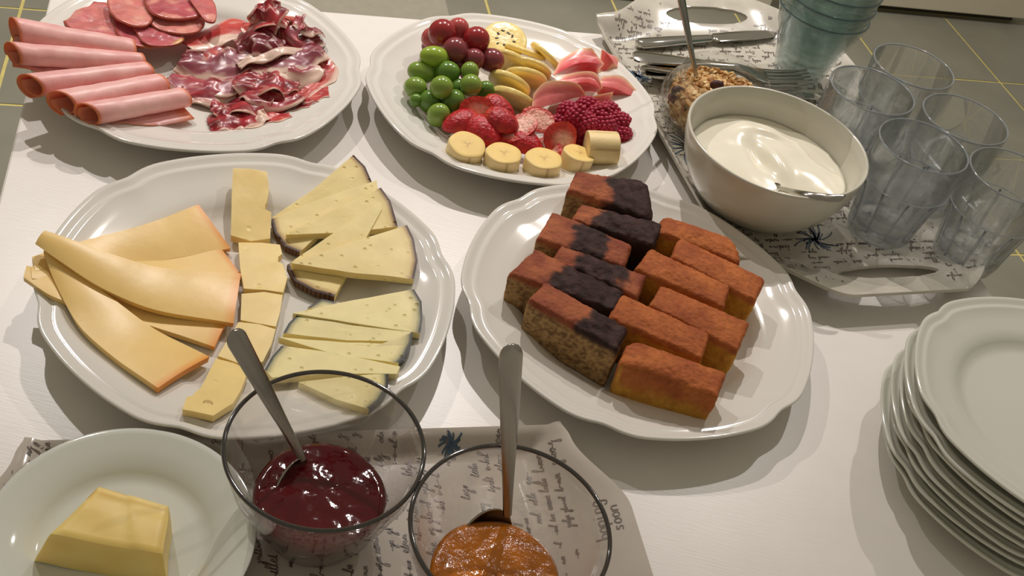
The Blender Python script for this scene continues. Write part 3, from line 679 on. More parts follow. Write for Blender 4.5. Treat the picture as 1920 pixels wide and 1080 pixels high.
# smoked slices: bent strips
YC, YO = rgb(240, 204, 128)[:3], rgb(232, 150, 48)[:3]
def smoked(top, bot, label, thick=.0042, bulge=.0004, start_rind=False):
    def cf(u, v, lay, p):
        return mix(YC, YO, max(sst(.955, 1.0, u), .15*sst(.85, .98, u)))
    A, B = [atc(*q, thick) for q in top], [atc(*q, thick) for q in bot]
    v, f, c = sheet(A, B, thick, 28, 10, bulge, cf, lambda u, v_, p: Vector((0, 0, .0010*nz(p, 28))))
    return tag(obj('smoked_cheese_slice', v, f, M_smoke, cols=c, sharp=45), label, 'cheese', 'yellow smoked cheese slices')
smoked([(60, 482, .028), (168, 447, .020), (270, 422, .016), (372, 384, .0135)], [(66, 508, .027), (177, 492, .019), (280, 491, .0135), (432, 466, .0125)], 'yellow cheese slice at the back with its orange rind towards the pale sticks')
smoked([(58, 500, .025), (180, 490, .016), (292, 488, .0125), (415, 467, .0130)], [(60, 522, .024), (190, 535, .0150), (330, 530, .0122), (455, 518, .0125)], 'yellow cheese slice second from the back, mostly covered')
smoked([(50, 498, .0285), (120, 520, .020), (225, 548, .015), (424, 606, .0135)], [(44, 520, .0285), (110, 560, .018), (220, 590, .013), (402, 650, .0125)], 'yellow cheese slice with a small hole, under the two top slices')
smoked([(88, 462, .037), (140, 505, .032), (222, 568, .024), (300, 622, .018), (393, 668, .0150)], [(82, 478, .036), (108, 540, .030), (150, 612, .021), (215, 670, .016), (296, 727, .0140)], 'long yellow cheese slice with bright orange rind pointing to the front', .0046, .0012)
smoked([(84, 432, .046), (150, 455, .041), (230, 483, .033), (320, 504, .025), (452, 512, .0190)], [(66, 458, .042), (112, 490, .038), (190, 540, .030), (290, 580, .022), (438, 607, .0165)], 'long yellow cheese slice on top of the others, curled at the left', .0048, .0015)
# pale sticks with eyes
PC = rgb(240, 212, 140)[:3]
def stick(pts, z, label, th=.006): poly_slab([atc(x, y, z, th) for x, y in pts], th, [], PC, None, M_eyes, M_eyes, 'cheese_stick', label, 'cheese', 'pale cheese pieces with eyes')
stick([(437, 316), (470, 315), (501, 320), (504, 360), (500, 392), (496, 398), (498, 404), (508, 407), (507, 444), (470, 449), (433, 442), (434, 390)], .0160, 'flat pale cheese stick at the back of the row')
stick([(447, 455), (490, 455), (525, 459), (529, 476), (522, 481), (521, 490), (530, 494), (539, 520), (531, 548), (495, 543), (457, 541), (450, 500)], .0162, 'second pale cheese stick from the back with a notch on its right')
stick([(453, 551), (495, 547), (530, 553), (525, 585), (517, 612), (480, 606), (451, 600)], .0152, 'third pale cheese stick, in the middle of the row')
stick([(447, 604), (485, 608), (517, 617), (508, 648), (493, 678), (455, 684), (408, 667), (425, 640)], .0150, 'fourth pale cheese piece behind the jam spoon handle')
stick([(405, 672), (440, 682), (466, 697), (452, 730), (437, 756), (400, 780), (372, 774), (342, 768), (350, 745), (362, 742), (366, 735), (376, 728)], .0146, 'front pale cheese piece with two clear holes, beside the jam bowl')
M_hole = mat('cheese_eye_inside', rgb(206, 168, 92), .5)
for x, y, a, b in ((403, 718, .0026, .0016), (390, 757, .0030, .0022)):
    c = atc(x, y, .0146, .006); v, f = lathe([(0, 0), (.6, .0), (1, .00025), (1.0, -.001), (0, -.001)], 20, close=False)
    for o in bpy.data.objects:
        if o.get('label', '').startswith('front pale cheese piece'): obj('eye', [c+Vector((q.x*a, q.y*b, q.z+.0008)) for q in v], f, M_hole, o)
# brown rinded wedges
SC = rgb(236, 214, 146)[:3]; BR = (rgb(170, 132, 78)[:3], rgb(58, 32, 18)[:3], rgb(128, 84, 46)[:3])
def wed(pts, rind, label, th=.0055): poly_slab([atc(*q, th) for q in pts], th, rind, SC, BR, M_sheep, M_rindb, 'sheep_cheese_wedge', label, 'cheese', 'pale cheese wedges with brown ribbed rind', sub=9)
wed([(510, 410, .0150), (590, 352, .0215), (662, 297, .0285), (684, 316, .028), (699, 342, .0265), (600, 420, .0150)], [2, 3], 'brown rinded wedge at the very back with its rind to the right')
wed([(509, 410, .0175), (600, 376, .0215), (706, 338, .0290), (709, 353, .0280), (600, 440, .0180), (562, 472, .0150), (534, 460, .0150), (516, 436, .0160)], [5, 6, 7], 'brown rinded wedge with its rind to the left, second from the back')
wed([(536, 438, .0210), (620, 398, .0250), (714, 352, .0310), (732, 376, .0300), (746, 422, .0255), (660, 440, .0215)], [2, 3], 'brown rinded wedge with a tall rind arc to the right, third from the back')
wed([(538, 497, .0175), (640, 428, .0250), (714, 377, .0320), (716, 392, .0300), (654, 508, .0180), (627, 556, .0150), (588, 545, .0150), (553, 526, .0160)], [5, 6, 7], 'brown rinded wedge with its rind at lower left, under the top wedge')
wed([(546, 493, .0235), (650, 455, .0285), (763, 423, .0310), (776, 448, .0300), (783, 488, .0280), (776, 522, .0260), (650, 512, .0230)], [2, 3, 4], 'brown rinded wedge lying on top nearest the black rinded slices')
# black rinded wedges
BC_ = rgb(240, 224, 160)[:3]; BK = (rgb(150, 146, 98)[:3], rgb(34, 36, 34)[:3], rgb(52, 54, 50)[:3])
def wek(pts, rind, label, th=.0060): poly_slab([atc(*q, th) for q in pts], th, rind, BC_, BK, M_sheep, M_rindk, 'black_rind_cheese_slice', label, 'cheese', 'cheese slices with black rind', wide=.007, sub=9)
wek([(577, 576, .0130), (603, 561, .0130), (626, 566, .0130), (700, 590, .0130), (640, 600, .0125)], [0, 1], 'black rinded slice almost hidden at the back, only its rind showing')
wek([(549, 586, .0225), (660, 566, .0240), (776, 543, .0290), (790, 568, .0280), (792, 600, .0265), (788, 624, .0250), (660, 612, .0215)], [2, 3, 4], 'black rinded slice at the back with its rind to the right')
wek([(531, 624, .0190), (541, 607, .0190), (556, 594, .0190), (660, 615, .0215), (770, 624, .0240), (766, 640, .0235), (650, 645, .0190)], [0, 1], 'black rinded slice with its rind to the left, second from the back')
wek([(522, 630, .0195), (650, 645, .0220), (764, 648, .0250), (773, 626, .0260), (771, 645, .0250), (760, 668, .0240), (748, 680, .0225), (620, 670, .0190)], [3, 4, 5], 'black rinded slice in the middle with its rind to the right')
wek([(496, 694, .0160), (510, 668, .0175), (528, 648, .0180), (640, 672, .0200), (750, 688, .0220), (744, 700, .0215), (620, 702, .0180), (510, 712, .0160)], [0, 1], 'black rinded slice with its grey green rind beside the jam spoon')
wek([(560, 716, .0150), (650, 706, .0170), (728, 700, .0195), (728, 722, .0190), (712, 750, .0180), (692, 768, .0170), (630, 748, .0155)], [2, 3, 4], 'front black rinded slice seen through the jam bowl rim')

# ------------------------------------------------------------------ cake plate
M_cake = mat('loaf_cake', None, .75, spec=.25, sss=.1, var=.14, vscale=260, bump=.6, bscale=330)
CR1, CR2, YB, YB2 = rgb(184, 106, 54)[:3], rgb(148, 74, 40)[:3], rgb(200, 148, 58)[:3], rgb(182, 124, 48)[:3]
CH, CH2, MB_, MB2 = rgb(66, 44, 42)[:3], rgb(46, 28, 26)[:3], rgb(176, 140, 92)[:3], rgb(112, 82, 52)[:3]
def cake(pts, z, label, kind, seed, zb=.0085, ends='', choc=None, dome=.002, taper=.03):
    """cut bar of loaf cake: crust on top, crumb at the cut sides; pts = top corners BL, BR, FR, FL"""
    T = [at(x, y, z) for x, y in pts]; c = sum(T, Vector())/4; T = [c+(t-c)*1.10 for t in T]
    B = [Vector((c.x+(t.x-c.x)*(1-taper), c.y+(t.y-c.y)*(1-taper), zb)) for t in T]
    nx, ny, nzv = 44, 24, 20; vid = {}; vs, cs = [], []
    def P(x, y, w):
        # soften the plan corners asked for, and the top edges
        X, Y = 2*x-1, 2*y-1
        k = .22 if 'r' in ends else .06; k2 = .22 if 'l' in ends else .06
        kk = k if X > 0 else k2
        ax_, ay = abs(X), abs(Y)
        if ax_ > 1-kk and ay > 1-2*kk:
            dx, dy = (ax_-(1-kk))/kk, (ay-(1-2*kk))/(2*kk); L = math.hypot(dx, dy); mxx = max(dx, dy)
            if L > 1e-6: s = mxx/L; ax_, ay = 1-kk+dx*s*kk, 1-2*kk+dy*s*2*kk
        tq = max(0, min(1, (w-.80)/.20)); rq = 1-math.sqrt(max(0, 1-tq*tq))
        fy = .26 if ('f' in ends and Y > 0) or ('b' in ends and Y < 0) else .12; fx = .16 if ('r' in ends and X > 0) or ('l' in ends and X < 0) else .06
        X, Y = math.copysign(ax_, X), math.copysign(ay, Y); xx, yy = (X*(1-fx*rq)+1)/2, (Y*(1-fy*rq)+1)/2
        t = T[0].lerp(T[1], xx).lerp(T[3].lerp(T[2], xx), yy); b = B[0].lerp(B[1], xx).lerp(B[3].lerp(B[2], xx), yy)
        p = b.lerp(t, w)
        if w > .99: p.z += dome*(1-X*X)*(1-Y*Y)
        n1 = nz(p, 130, seed); n2 = nz(p, 420, seed)
        dirn = Vector((X*.6, Y*.6, 0)); dirn = E_*dirn.x-D_*dirn.y
        side = 1 if w < .99 else 0
        p = p+dirn*(side*(.0012*n1+.0008*n2))+UP*((.0007*n1+.0006*n2) if w > .5 else 0)
        # colours
        q = p
        if kind == 'y':
            crust = mix(CR1, CR2, .45+.7*nz(q, 60, seed)+.35*nz(q, 300, seed)); crumb = mix(YB, YB2, .5+.8*nz(q, 200, seed))
        else:
            crust = mix(rgb(170, 98, 62)[:3], rgb(128, 62, 44)[:3], .5+.8*nz(q, 70, seed)); crumb = mix(MB_, MB2, .42+1.5*nz(q, 420, seed)+.6*nz(q, 150, seed))
            if choc:
                wob = .16*nz(q, 55, seed)+.07*nz(q, 180, seed)
                inside = sst(choc[0]-.05, choc[0]+.05, x+wob)*sst(choc[1]+.05, choc[1]-.05, x+wob)
                crust = mix(crust, mix(CH, CH2, .5+1.2*nz(q, 160, seed)), inside)
                if 's' in choc[2]: crumb = mix(crumb, CH2, inside)
                p = p+UP*(.0016*inside*nz(q, 170, seed+3) if w > .9 else 0)
        lat = max(abs(X), abs(Y))
        if 'r' in ends and X > .96 or 'l' in ends and X < -.96 or 'f' in ends and Y > .96 or 'b' in ends and Y < -.96:
            cr = sst(.35, .75, w+.15*nz(q, 90, seed))
        else: cr = sst(.80, .93, w+.05*nz(q, 150, seed))
        return p, mix(crumb, crust, cr)
    def vert(i, j, k):
        key = (i, j, k)
        if key not in vid: p, cl = P(i/nx, j/ny, k/nzv); vid[key] = len(vs); vs.append(p); cs.append(cl)
        return vid[key]
    fs = []
    for i in range(nx):
        for j in range(ny):
            fs.append([vert(i, j, nzv), vert(i+1, j, nzv), vert(i+1, j+1, nzv), vert(i, j+1, nzv)]); fs.append([vert(i, j, 0), vert(i, j+1, 0), vert(i+1, j+1, 0), vert(i+1, j, 0)])
    for k in range(nzv):
        for i in range(nx):
            for j in (0, ny): fs.append([vert(i, j, k), vert(i+1, j, k), vert(i+1, j, k+1), vert(i, j, k+1)])
        for j in range(ny):
            for i in (0, nx): fs.append([vert(i, j, k), vert(i, j+1, k), vert(i, j+1, k+1), vert(i, j, k+1)])
    return tag(obj('yellow_cake_piece' if kind == 'y' else 'marble_cake_piece', vs, fs, M_cake, cols=cs), label, 'cake', 'yellow loaf cake pieces' if kind == 'y' else 'marble cake pieces')
ZT = .046
cake([(1248, 403), (1375, 445), (1387, 490), (1238, 434)], ZT, 'rounded golden cake end piece at the back of its row', 'y', 1, ends='rlb', dome=.003)
cake([(1280, 448), (1430, 520), (1411, 560), (1265, 482)], ZT, 'golden cake piece second from the back, pushed right', 'y', 2)
cake([(1224, 468), (1364, 534), (1353, 571), (1197, 504)], ZT, 'golden cake piece third from the back, pushed left', 'y', 3)
cake([(1246, 538), (1400, 602), (1379, 652), (1224, 572)], ZT, 'golden cake piece fourth from the back, pushed right', 'y', 4)
cake([(1171, 553), (1326, 624), (1311, 667), (1148, 595)], ZT, 'golden cake piece fifth from the back, pushed left', 'y', 5)
cake([(1188, 638), (1356, 697), (1340, 740), (1168, 680)], ZT, 'golden cake end piece at the front with browned side', 'y', 6, ends='lf', dome=.002)
cake([(1088, 320), (1212, 336), (1224, 408), (1071, 354)], ZT+.003, 'marble cake end piece at the back with a dark chocolate right half', 'm', 11, ends='rb', choc=(.42, 2, 's'), dome=.003)
cake([(1093, 384), (1238, 418), (1222, 456), (1079, 412)], ZT, 'marble cake piece second from the back, nearly all chocolate', 'm', 12, choc=(.22, 2, 's'))
cake([(1042, 398), (1180, 458), (1165, 495), (1013, 447)], ZT+.001, 'marble cake piece third from the back with chocolate in its middle', 'm', 13, choc=(.38, .78, ''))
cake([(1057, 461), (1207, 515), (1190, 552), (1043, 488)], ZT, 'marble cake piece fourth from the back, brown at both ends', 'm', 14, choc=(.28, .80, ''))
cake([(1010, 469), (1163, 545), (1146, 578), (962, 512)], ZT, 'marble cake piece fifth from the back with dark left side', 'm', 15, choc=(.42, 2, 's'))
cake([(1026, 531), (1172, 612), (1152, 652), (998, 562)], ZT+.001, 'marble cake end piece at the front showing speckled crumb', 'm', 16, choc=(.55, 2, ''), taper=.02)
# ------------------------------------------------------------------ trays
def tray_mat(name, base, b2):
    mt = mat(name, base, .16, spec=.5, coat=.4, var=.05, vscale=25)
    return mt
M_tray1 = mat('script_print_melamine', rgb(190, 180, 168), .15, spec=.5, coat=.4, var=.07, vscale=22)
M_tray2 = mat('speckled_script_melamine', rgb(192, 186, 172), .15, spec=.5, coat=.4, var=.12, vscale=40)
M_ink = mat('printed_script_ink', rgb(104, 92, 84), .3, var=.3, vscale=200)
M_inkb = mat('printed_blue_flower', rgb(74, 92, 112), .3, var=.3, vscale=300)
class Tray:
    """melamine tray: sloping walls, bracket shaped ends with an oval grip hole"""
    def __init__(s, c, ang, a, b, hext, zf, hw, he, grip=True):
        s.grip = grip
        s.c, s.X = Vector(c), Vector((math.cos(ang), math.sin(ang), 0)); s.Y = Vector((-s.X.y, s.X.x, 0))
        s.a, s.b, s.h, s.zf, s.hw, s.he = a, b, hext, zf, hw, he
    def half(s, y):                      # outer half-length at cross position y
        t = abs(y)/s.b
        return s.a+s.h*sst(.90, .38, t)-.004*sst(.85, 1.0, t)**2
    def world(s, x, y, z): return s.c+s.X*x+s.Y*y+UP*z
    def z(s, x, y):
        L = s.half(y); e = sst(s.a-.030, L, abs(x)); w = sst(s.b-.016, s.b, abs(y))
        return s.zf+max(s.he*e, s.hw*w)
    def xy(s, u, v):                     # grid (-1..1)^2 -> tray plan
        y = v*s.b; L = s.half(y); return u*L, y
    def build(s, name, M, label):
        t = thing(name, s.world(0, 0, 0), label, 'tray', 'printed trays')
        nu, nv, th = 120, 64, .0032; vs, fs = [], []; K = (nu+1)*(nv+1)
        us = [math.copysign(abs(-1+2*i/nu)**.8, -1+2*i/nu) for i in range(nu+1)]; ws = [math.copysign(abs(-1+2*j/nv)**.75, -1+2*j/nv) for j in range(nv+1)]
        for lay in (0, 1):
            for i in range(nu+1):
                for j in range(nv+1):
                    x, y = s.xy(us[i], ws[j]); vs.append(s.world(x, y, s.z(x, y)-lay*th))
        I = lambda l, i, j: l*K+i*(nv+1)+j
        def hole(i, j):
            x, y = s.xy((us[i]+us[i+1])/2, (ws[j]+ws[j+1])/2)
            return s.grip and ((abs(x)-(s.a+s.h*.30))/.0115)**2+(y/(s.b*.36))**2 < 1
        H_ = {(i, j) for i in range(nu) for j in range(nv) if hole(i, j)}
        for i in range(nu):
            for j in range(nv):
                if (i, j) in H_:
                    continue
                fs.append((I(0, i, j), I(0, i+1, j), I(0, i+1, j+1), I(0, i, j+1))); fs.append((I(1, i, j), I(1, i, j+1), I(1, i+1, j+1), I(1, i+1, j)))
                for (di, dj, e0, e1) in ((-1, 0, (i, j), (i, j+1)), (1, 0, (i+1, j), (i+1, j+1)), (0, -1, (i, j), (i+1, j)), (0, 1, (i, j+1), (i+1, j+1))):
                    k = (i+di, j+dj)
                    if k in H_ or not (0 <= k[0] < nu and 0 <= k[1] < nv): fs.append((I(0, *e0), I(0, *e1), I(1, *e1), I(1, *e0)))
        used = sorted({q for f_ in fs for q in f_}); mp = {q: n for n, q in enumerate(used)}
        # smooth the stair-stepped hole outline onto the ellipse
        o = obj('tray_body', [vs[q] for q in used], [tuple(mp[q] for q in f_) for f_ in fs], M, t)
        bm = bmesh.new(); bm.from_mesh(o.data)
        for sgn in ((-1, 1) if s.grip else ()):
            for vtx in bm.verts:
                wp = vtx.co+o.location+t.location-s.c; x, y = wp.dot(s.X), wp.dot(s.Y); hx = sgn*(s.a+s.h*.30)
                q = math.hypot((x-hx)/.0115, y/(s.b*.36))
                if .6 < q < 1.35 and any(abs(f_.normal.z) < .35 for f_ in vtx.link_faces) and abs(x) < s.half(y)-.004:
                    nx_, ny_ = hx+(x-hx)/q, y/q; vtx.co += s.X*(nx_-x)+s.Y*(ny_-y)
        bmesh.ops.recalc_face_normals(bm, faces=bm.faces); bm.to_mesh(o.data); bm.free(); o.data.set_sharp_from_angle(angle=R(45))
        s.obj = t; return t
def ribbon(tr, path, w, vs, fs):
    """ink stroke lying on the tray surface"""
    n = len(path)
    for i, (x, y) in enumerate(path):
        x0, y0 = path[max(i-1, 0)]; x1, y1 = path[min(i+1, n-1)]; dx, dy = x1-x0, y1-y0; L = math.hypot(dx, dy) or 1
        for sg in (-1, 1):
            xx, yy = x-dy/L*w*sg, y+dx/L*w*sg; vs.append(tr.world(xx, yy, tr.z(xx, yy)+.00035))
    b = len(vs)-2*n
    for i in range(n-1): fs.append((b+2*i, b+2*i+1, b+2*i+3, b+2*i+2))
GL = {'h': [[(0, 1), (0, 0), (.05, .4), (.25, .5), (.4, .35), (.4, 0)]], 'o': [[(.4, .3), (.25, .5), (.05, .4), (.03, .12), (.2, 0), (.4, .12), (.4, .3), (.55, .4)]],
      'p': [[(0, .5), (0, -.5), (0, .3), (.2, .5), (.4, .35), (.38, .1), (.2, 0), (0, .1)]], 'i': [[(.1, .5), (.1, .08), (.2, 0), (.3, .1)], [(.1, .72), (.12, .76)]],
      'n': [[(0, .5), (0, 0), (.05, .35), (.22, .5), (.38, .38), (.4, 0)]], 'g': [[(.4, .42), (.2, .5), (.03, .3), (.12, .05), (.38, .2), (.4, .45), (.38, -.4), (.15, -.5), (.02, -.3)]],
      's': [[(.35, .45), (.15, .5), (.05, .38), (.3, .18), (.25, .02), (0, .04)]]}
SCR = [[(0, 0), (.1, .4), (.2, .02), (.3, .4), (.4, 0)], [(0, 0), (.25, .85), (.13, 1), (.06, .6), (.14, .02), (.3, .05)], [(0, .15), (.25, .3), (.15, .45), (.03, .25), (.15, 0), (.35, .1)],
       [(0, .3), (.2, .42), (.05, .15), (.2, .1), (.25, -.5), (.06, -.55), (.2, 0), (.35, .2)], [(0, .1), (.1, .42), (.2, .1), (.32, .35), (.36, .05), (.5, .15)], [(0, .2), (.15, .45), (.28, .2), (.14, 0), (.03, .2), (.2, .4), (.36, .35)],
       [(0, 0), (.12, .75), (.12, .1), (.2, 0), (.3, .1)], [(0, .2), (.12, .25), (.3, .18), (.45, .22)]]
def script(tr, M, seed, words=(), lines=(), free=True, part='printed_script', lw=.00028):
    rnd = random.Random(seed); vs, fs = [], []
    for (x, y, size, txt) in words:           # writing runs along the tray's short side
        cy = y
        for ch in txt:
            for st in GL[ch]:
                pts = catmull([Vector((q[0], q[1], 0)) for q in st], len(st)*4)
                ribbon(tr, [(x-q.y*size, cy+q.x*size) for q in pts], lw*1.4, vs, fs)
            cy += size*.58
    for (x, y0, y1, size) in lines:            # illegible joined scrawl
        y = y0
        while y < y1:
            size_ = size; size = size*rnd.uniform(.75, 1.2); st = []; cx = 0
            for _ in range(rnd.randint(2, 6)):
                g = rnd.choice(SCR); sc = rnd.uniform(.8, 1.2); st += [Vector((cx+q[0]*sc+.25*q[1], q[1]*sc, 0)) for q in g]; cx += g[-1][0]*sc+.04
            path = [(x-q.y*size, y+q.x*size) for q in catmull(st, len(st)*3)]; wl = cx*size
            path = [p for p in path if abs(p[1]) < tr.b*.985 and abs(p[0]) < tr.half(p[1])-.003]
            hx = tr.a+tr.h*.30
            if len(path) > 4 and rnd.random() < .62 and all(not tr.grip or ((abs(p[0])-hx)/.017)**2+(p[1]/(tr.b*.42))**2 > 1 for p in path): ribbon(tr, path, lw*rnd.uniform(.7, 1.2), vs, fs)
            y += wl+size*rnd.uniform(.3, 1.1); size = size_
    return obj(part, vs, fs, M, tr.obj, smooth=False, recalc=False)
def flower(tr, M, x, y, r, seed):
    rnd = random.Random(seed); vs, fs = [], []
    for k in range(26):
        t = rnd.uniform(0, 6.28); l = rnd.uniform(.4, 1)*r; path = [(x+l*q*math.cos(t+.5*q), y+l*q*math.sin(t+.5*q)) for q in [i/7 for i in range(8)]]
        ribbon(tr, path, .0006, vs, fs)
    obj('printed_flower', vs, fs, M, tr.obj, smooth=False, recalc=False)
tf = Tray((-.059, .3095, .0003), R(21), .167, .112, .027, .0040, .0125, .016, False)
tf.build('serving_tray', M_tray1, 'grey tray printed with handwriting under the jam bowls and butter plate')
rl = random.Random(4)
script(tf, M_ink, 5, words=[(.1755, .024, .0080, 'hoping'), (.1850, .028, .0080, 'soon')],
       lines=[(-.175+.0085*k, -.10+rl.uniform(0, .03), .112, .0062) for k in range(40)])
flower(tf, M_inkb, .090, .104, .009, 3); flower(tf, M_inkb, .120, .030, .014, 5); flower(tf, M_inkb, .045, -.01, .013, 8)
tb_ = Tray((.2167, .9153, .0003), R(25+90), .190, .139, .045, .0045, .0120, .018)
tb_.build('serving_tray', M_tray2, 'speckled grey tray under the yoghurt bowl, granola jar and glasses')
script(tb_, M_ink, 9, lines=[(-.215+.0085*k, -.132+rl.uniform(0, .03), .134, .0062) for k in range(50)])
flower(tb_, M_inkb, -.150, .040, .026, 4); flower(tb_, M_inkb, -.02, .110, .030, 6); flower(tb_, M_inkb, .10, .118, .02, 7)
rs = random.Random(8); vs, fs = [], []
for k in range(420):
    x, y = rs.uniform(-.22, .22), rs.uniform(-.134, .134)
    if abs(x) < tb_.half(y)-.004 and ((abs(x)-.2035)/.018)**2+(y/.06)**2 > 1: ribbon(tb_, [(x, y), (x+rs.uniform(-.0016, .0016), y+.0012)], rs.uniform(.0003, .0009), vs, fs)
obj('printed_speckle', vs, fs, M_ink, tb_.obj, smooth=False, recalc=False)['kind'] = 'stuff'

# ------------------------------------------------------------------ butter
M_bplate = mat('cool_white_porcelain', rgb(214, 216, 206), .07, spec=.55, coat=.4)
cbp = Vector((-.1725, .3105, 0)); zb0 = .0048
v, f = lathe([(0, .0055), (.040, .0055), (.0445, .0062), (.0475, .009), (.052, .0125), (.060, .0160), (.068, .0185), (.0712, .0196), (.0720, .0190), (.0712, .0176), (.060, .0130), (.050, .0075), (.046, .003), (.0425, .0006), (.041, 0), (.0395, .0006), (.038, .003), (0, .003)], 120, c=cbp+UP*zb0, close=False)
tag(obj('butter_plate', v, f, M_bplate), 'plain round white plate holding the butter block', 'plate')
M_but = mat('butter', None, .42, spec=.4, sss=.35, var=.03, vscale=60, bump=.12, bscale=70)
zbt, ztp = zb0+.0060, .0400
top = [(184, 910), (316, 948), (306, 1040), (96, 1000)]
T = [at(x, y, z) for (x, y), z in zip(top, (.043, .040, .040, .043))]; c0 = sum(T, Vector())/4
Bm = [Vector((c0.x+(t.x-c0.x)*1.06, c0.y+(t.y-c0.y)*1.04, zbt)) for t in T]; Bm[3] = Vector((*at(66, 1052, zbt).xy, zbt))
n = 18; vid = {}; vs, cs, fs = [], [], []
def bvert(i, j, k):
    key = (i, j, k)
    if key not in vid:
        x, y, w = i/n, j/n, k/n; t = T[0].lerp(T[1], x).lerp(T[3].lerp(T[2], x), y); b = Bm[0].lerp(Bm[1], x).lerp(Bm[3].lerp(Bm[2], x), y)
        p = b.lerp(t, w); p += Vector((nz(p, 45, 1), nz(p, 45, 2), nz(p, 40, 3)))*.0012
        if k == n: p.z += -.004*math.exp(-((x-.0)/.06)**2)*sst(.2, .5, y)*0+.0015*sst(.55, .62, x-.3*y+.15)-.0015*math.exp(-((y-.15)/.2)**2)
        if k == n and (i in (0, n) or j in (0, n)): p.z -= .0011
        vid[key] = len(vs); vs.append(p); cs.append(mix(rgb(246, 220, 138)[:3], rgb(240, 208, 120)[:3], .5+nz(p, 60)))
    return vid[key]
for a in range(n):
    for b in range(n):
        for q in ([(a, b, n), (a+1, b, n), (a+1, b+1, n), (a, b+1, n)], [(a, b, 0), (a, b+1, 0), (a+1, b+1, 0), (a+1, b, 0)], [(a, 0, b), (a+1, 0, b), (a+1, 0, b+1), (a, 0, b+1)],
                  [(a, n, b), (a, n, b+1), (a+1, n, b+1), (a+1, n, b)], [(0, a, b), (0, a, b+1), (0, a+1, b+1), (0, a+1, b)], [(n, a, b), (n, a+1, b), (n, a+1, b+1), (n, a, b+1)]):
            fs.append([bvert(*t) for t in q])
tag(obj('butter_block', vs, fs, M_but, cols=cs, sharp=45), 'pale yellow block of butter with a cut corner', 'butter')

# ------------------------------------------------------------------ jam bowls and spoons
M_bglass = glass_mat('clear_bowl_glass', (.985, .98, .975, 1), .10)
M_bedge = mat('smoky_glass_edge', rgb(70, 64, 60), .06, spec=.8, coat=.5, trans=.55)
M_steel = mat('stainless_steel', rgb(168, 164, 156), .22, metal=1, var=.06, vscale=30, bump=.02, bscale=120, aniso=(1, 1, 1))
def bowl(c, rr, H_, label):
    t = thing('glass_bowl', c, label, 'bowl', 'conical glass jam bowls')
    def wm(th, w): return 1+w*.020*math.cos(10*th)
    # dimpled wall, foot and rim
    prof = [(0, .0050), (.022, .0055), (.030, .0085, .2), (.036, .020, 1), (.0405, .032, -1), (.0455, .046, 1), (.0500, .058, -.6), (rr-.0012, H_-.001), (rr-.0005, H_), (rr+.0006, H_-.0004), (rr+.0006, H_-.0016),
            (.0520, .058, -.6), (.0475, .046, 1), (.0425, .032, -1), (.0380, .020, 1), (.0320, .0070, .2), (.0300, .0015), (.0290, .0002), (.0265, .0002), (.0255, .0018), (0, .0018)]
    v, f = lathe(prof, 120, c=c, rmod=wm, close=False); obj('bowl_body', v, f, M_bglass, t)
    # rolled rim, seen as a dark line
    vs, fs = [], []; n1, n2 = 120, 10
    for i in range(n1):
        a = 2*math.pi*i/n1
        for j in range(n2): b = 2*math.pi*j/n2; q = rr+.0013*math.cos(b); vs.append(Vector(c)+Vector((q*math.cos(a), q*math.sin(a), H_+.0013*math.sin(b)+.0008)))
    for i in range(n1):
        for j in range(n2): fs.append((i*n2+j, ((i+1) % n1)*n2+j, ((i+1) % n1)*n2+(j+1) % n2, i*n2+(j+1) % n2))
    obj('rim', vs, fs, M_bedge, t)
    return t
def fill(c, zt, rt, rb, M, name, label, cat, seed, amp=.0010):
    """spoonable filling: uneven top, body following the bowl"""
    n1, nr = 72, 16; vs, fs = [], []; c = Vector(c)
    for k in range(nr):
        r = rt*(1-k/nr)
        for i in range(n1):
            a = 2*math.pi*i/n1; x, y = r*math.cos(a), r*math.sin(a); e = 1+.03*nz((math.cos(a)*2, math.sin(a)*2, seed)) if k == 0 else 1
            vs.append(c+Vector((x*e, y*e, zt+(amp*(nz((x, y, 0), 70, seed)+.5*nz((x, y, 0), 220, seed)) if k else -.0012))))
    vs.append(c+UP*zt); top_n = len(vs)
    for k in range(nr-1):
        for i in range(n1): j = (i+1) % n1; fs.append((k*n1+i, k*n1+j, (k+1)*n1+j, (k+1)*n1+i))
    for i in range(n1): fs.append(((nr-1)*n1+i, (nr-1)*n1+(i+1) % n1, top_n-1))
    prev = 0
    for rr_, z in rb:
        b = len(vs)
        for i in range(n1): a = 2*math.pi*i/n1; vs.append(c+Vector((rr_*math.cos(a), rr_*math.sin(a), z)))
        for i in range(n1): j = (i+1) % n1; fs.append((prev+i, b+i, b+j, prev+j))
        prev = b
    fs.append([prev+i for i in range(n1)])
    return tag(obj(name, vs, fs, M), label, cat)
M_redjam = mat('dark_red_jam', rgb(84, 3, 12), .07, spec=.5, sss=0, bump=.3, bscale=75, var=.15, vscale=60, coat=.2)
M_orjam = mat('orange_marmalade', rgb(194, 110, 8), .10, spec=.45, sss=.05, bump=.6, bscale=210, var=.25, vscale=70, coat=.5)
zt_ = .0046
cj, co_ = Vector((-.0762, .3590, zt_)), Vector((.0319, .3390, zt_)); RB, HB = .0538, .0745
bowl(cj, RB, HB, 'clear glass bowl of dark red jam beside the butter plate'); bowl(co_, RB, HB, 'clear glass bowl of orange marmalade at the front')
inn = [(.0352, .022), (.0315, .0130), (.0270, .0075), (.0200, .0058)]
fill(cj, .0300, .0378, inn, M_redjam, 'red_jam', 'dark red jam filling the left glass bowl', 'jam', 3)
fill(co_, .0270, .0370, inn, M_orjam, 'orange_marmalade', 'glossy orange marmalade filling the right glass bowl', 'marmalade', 7, .0016)
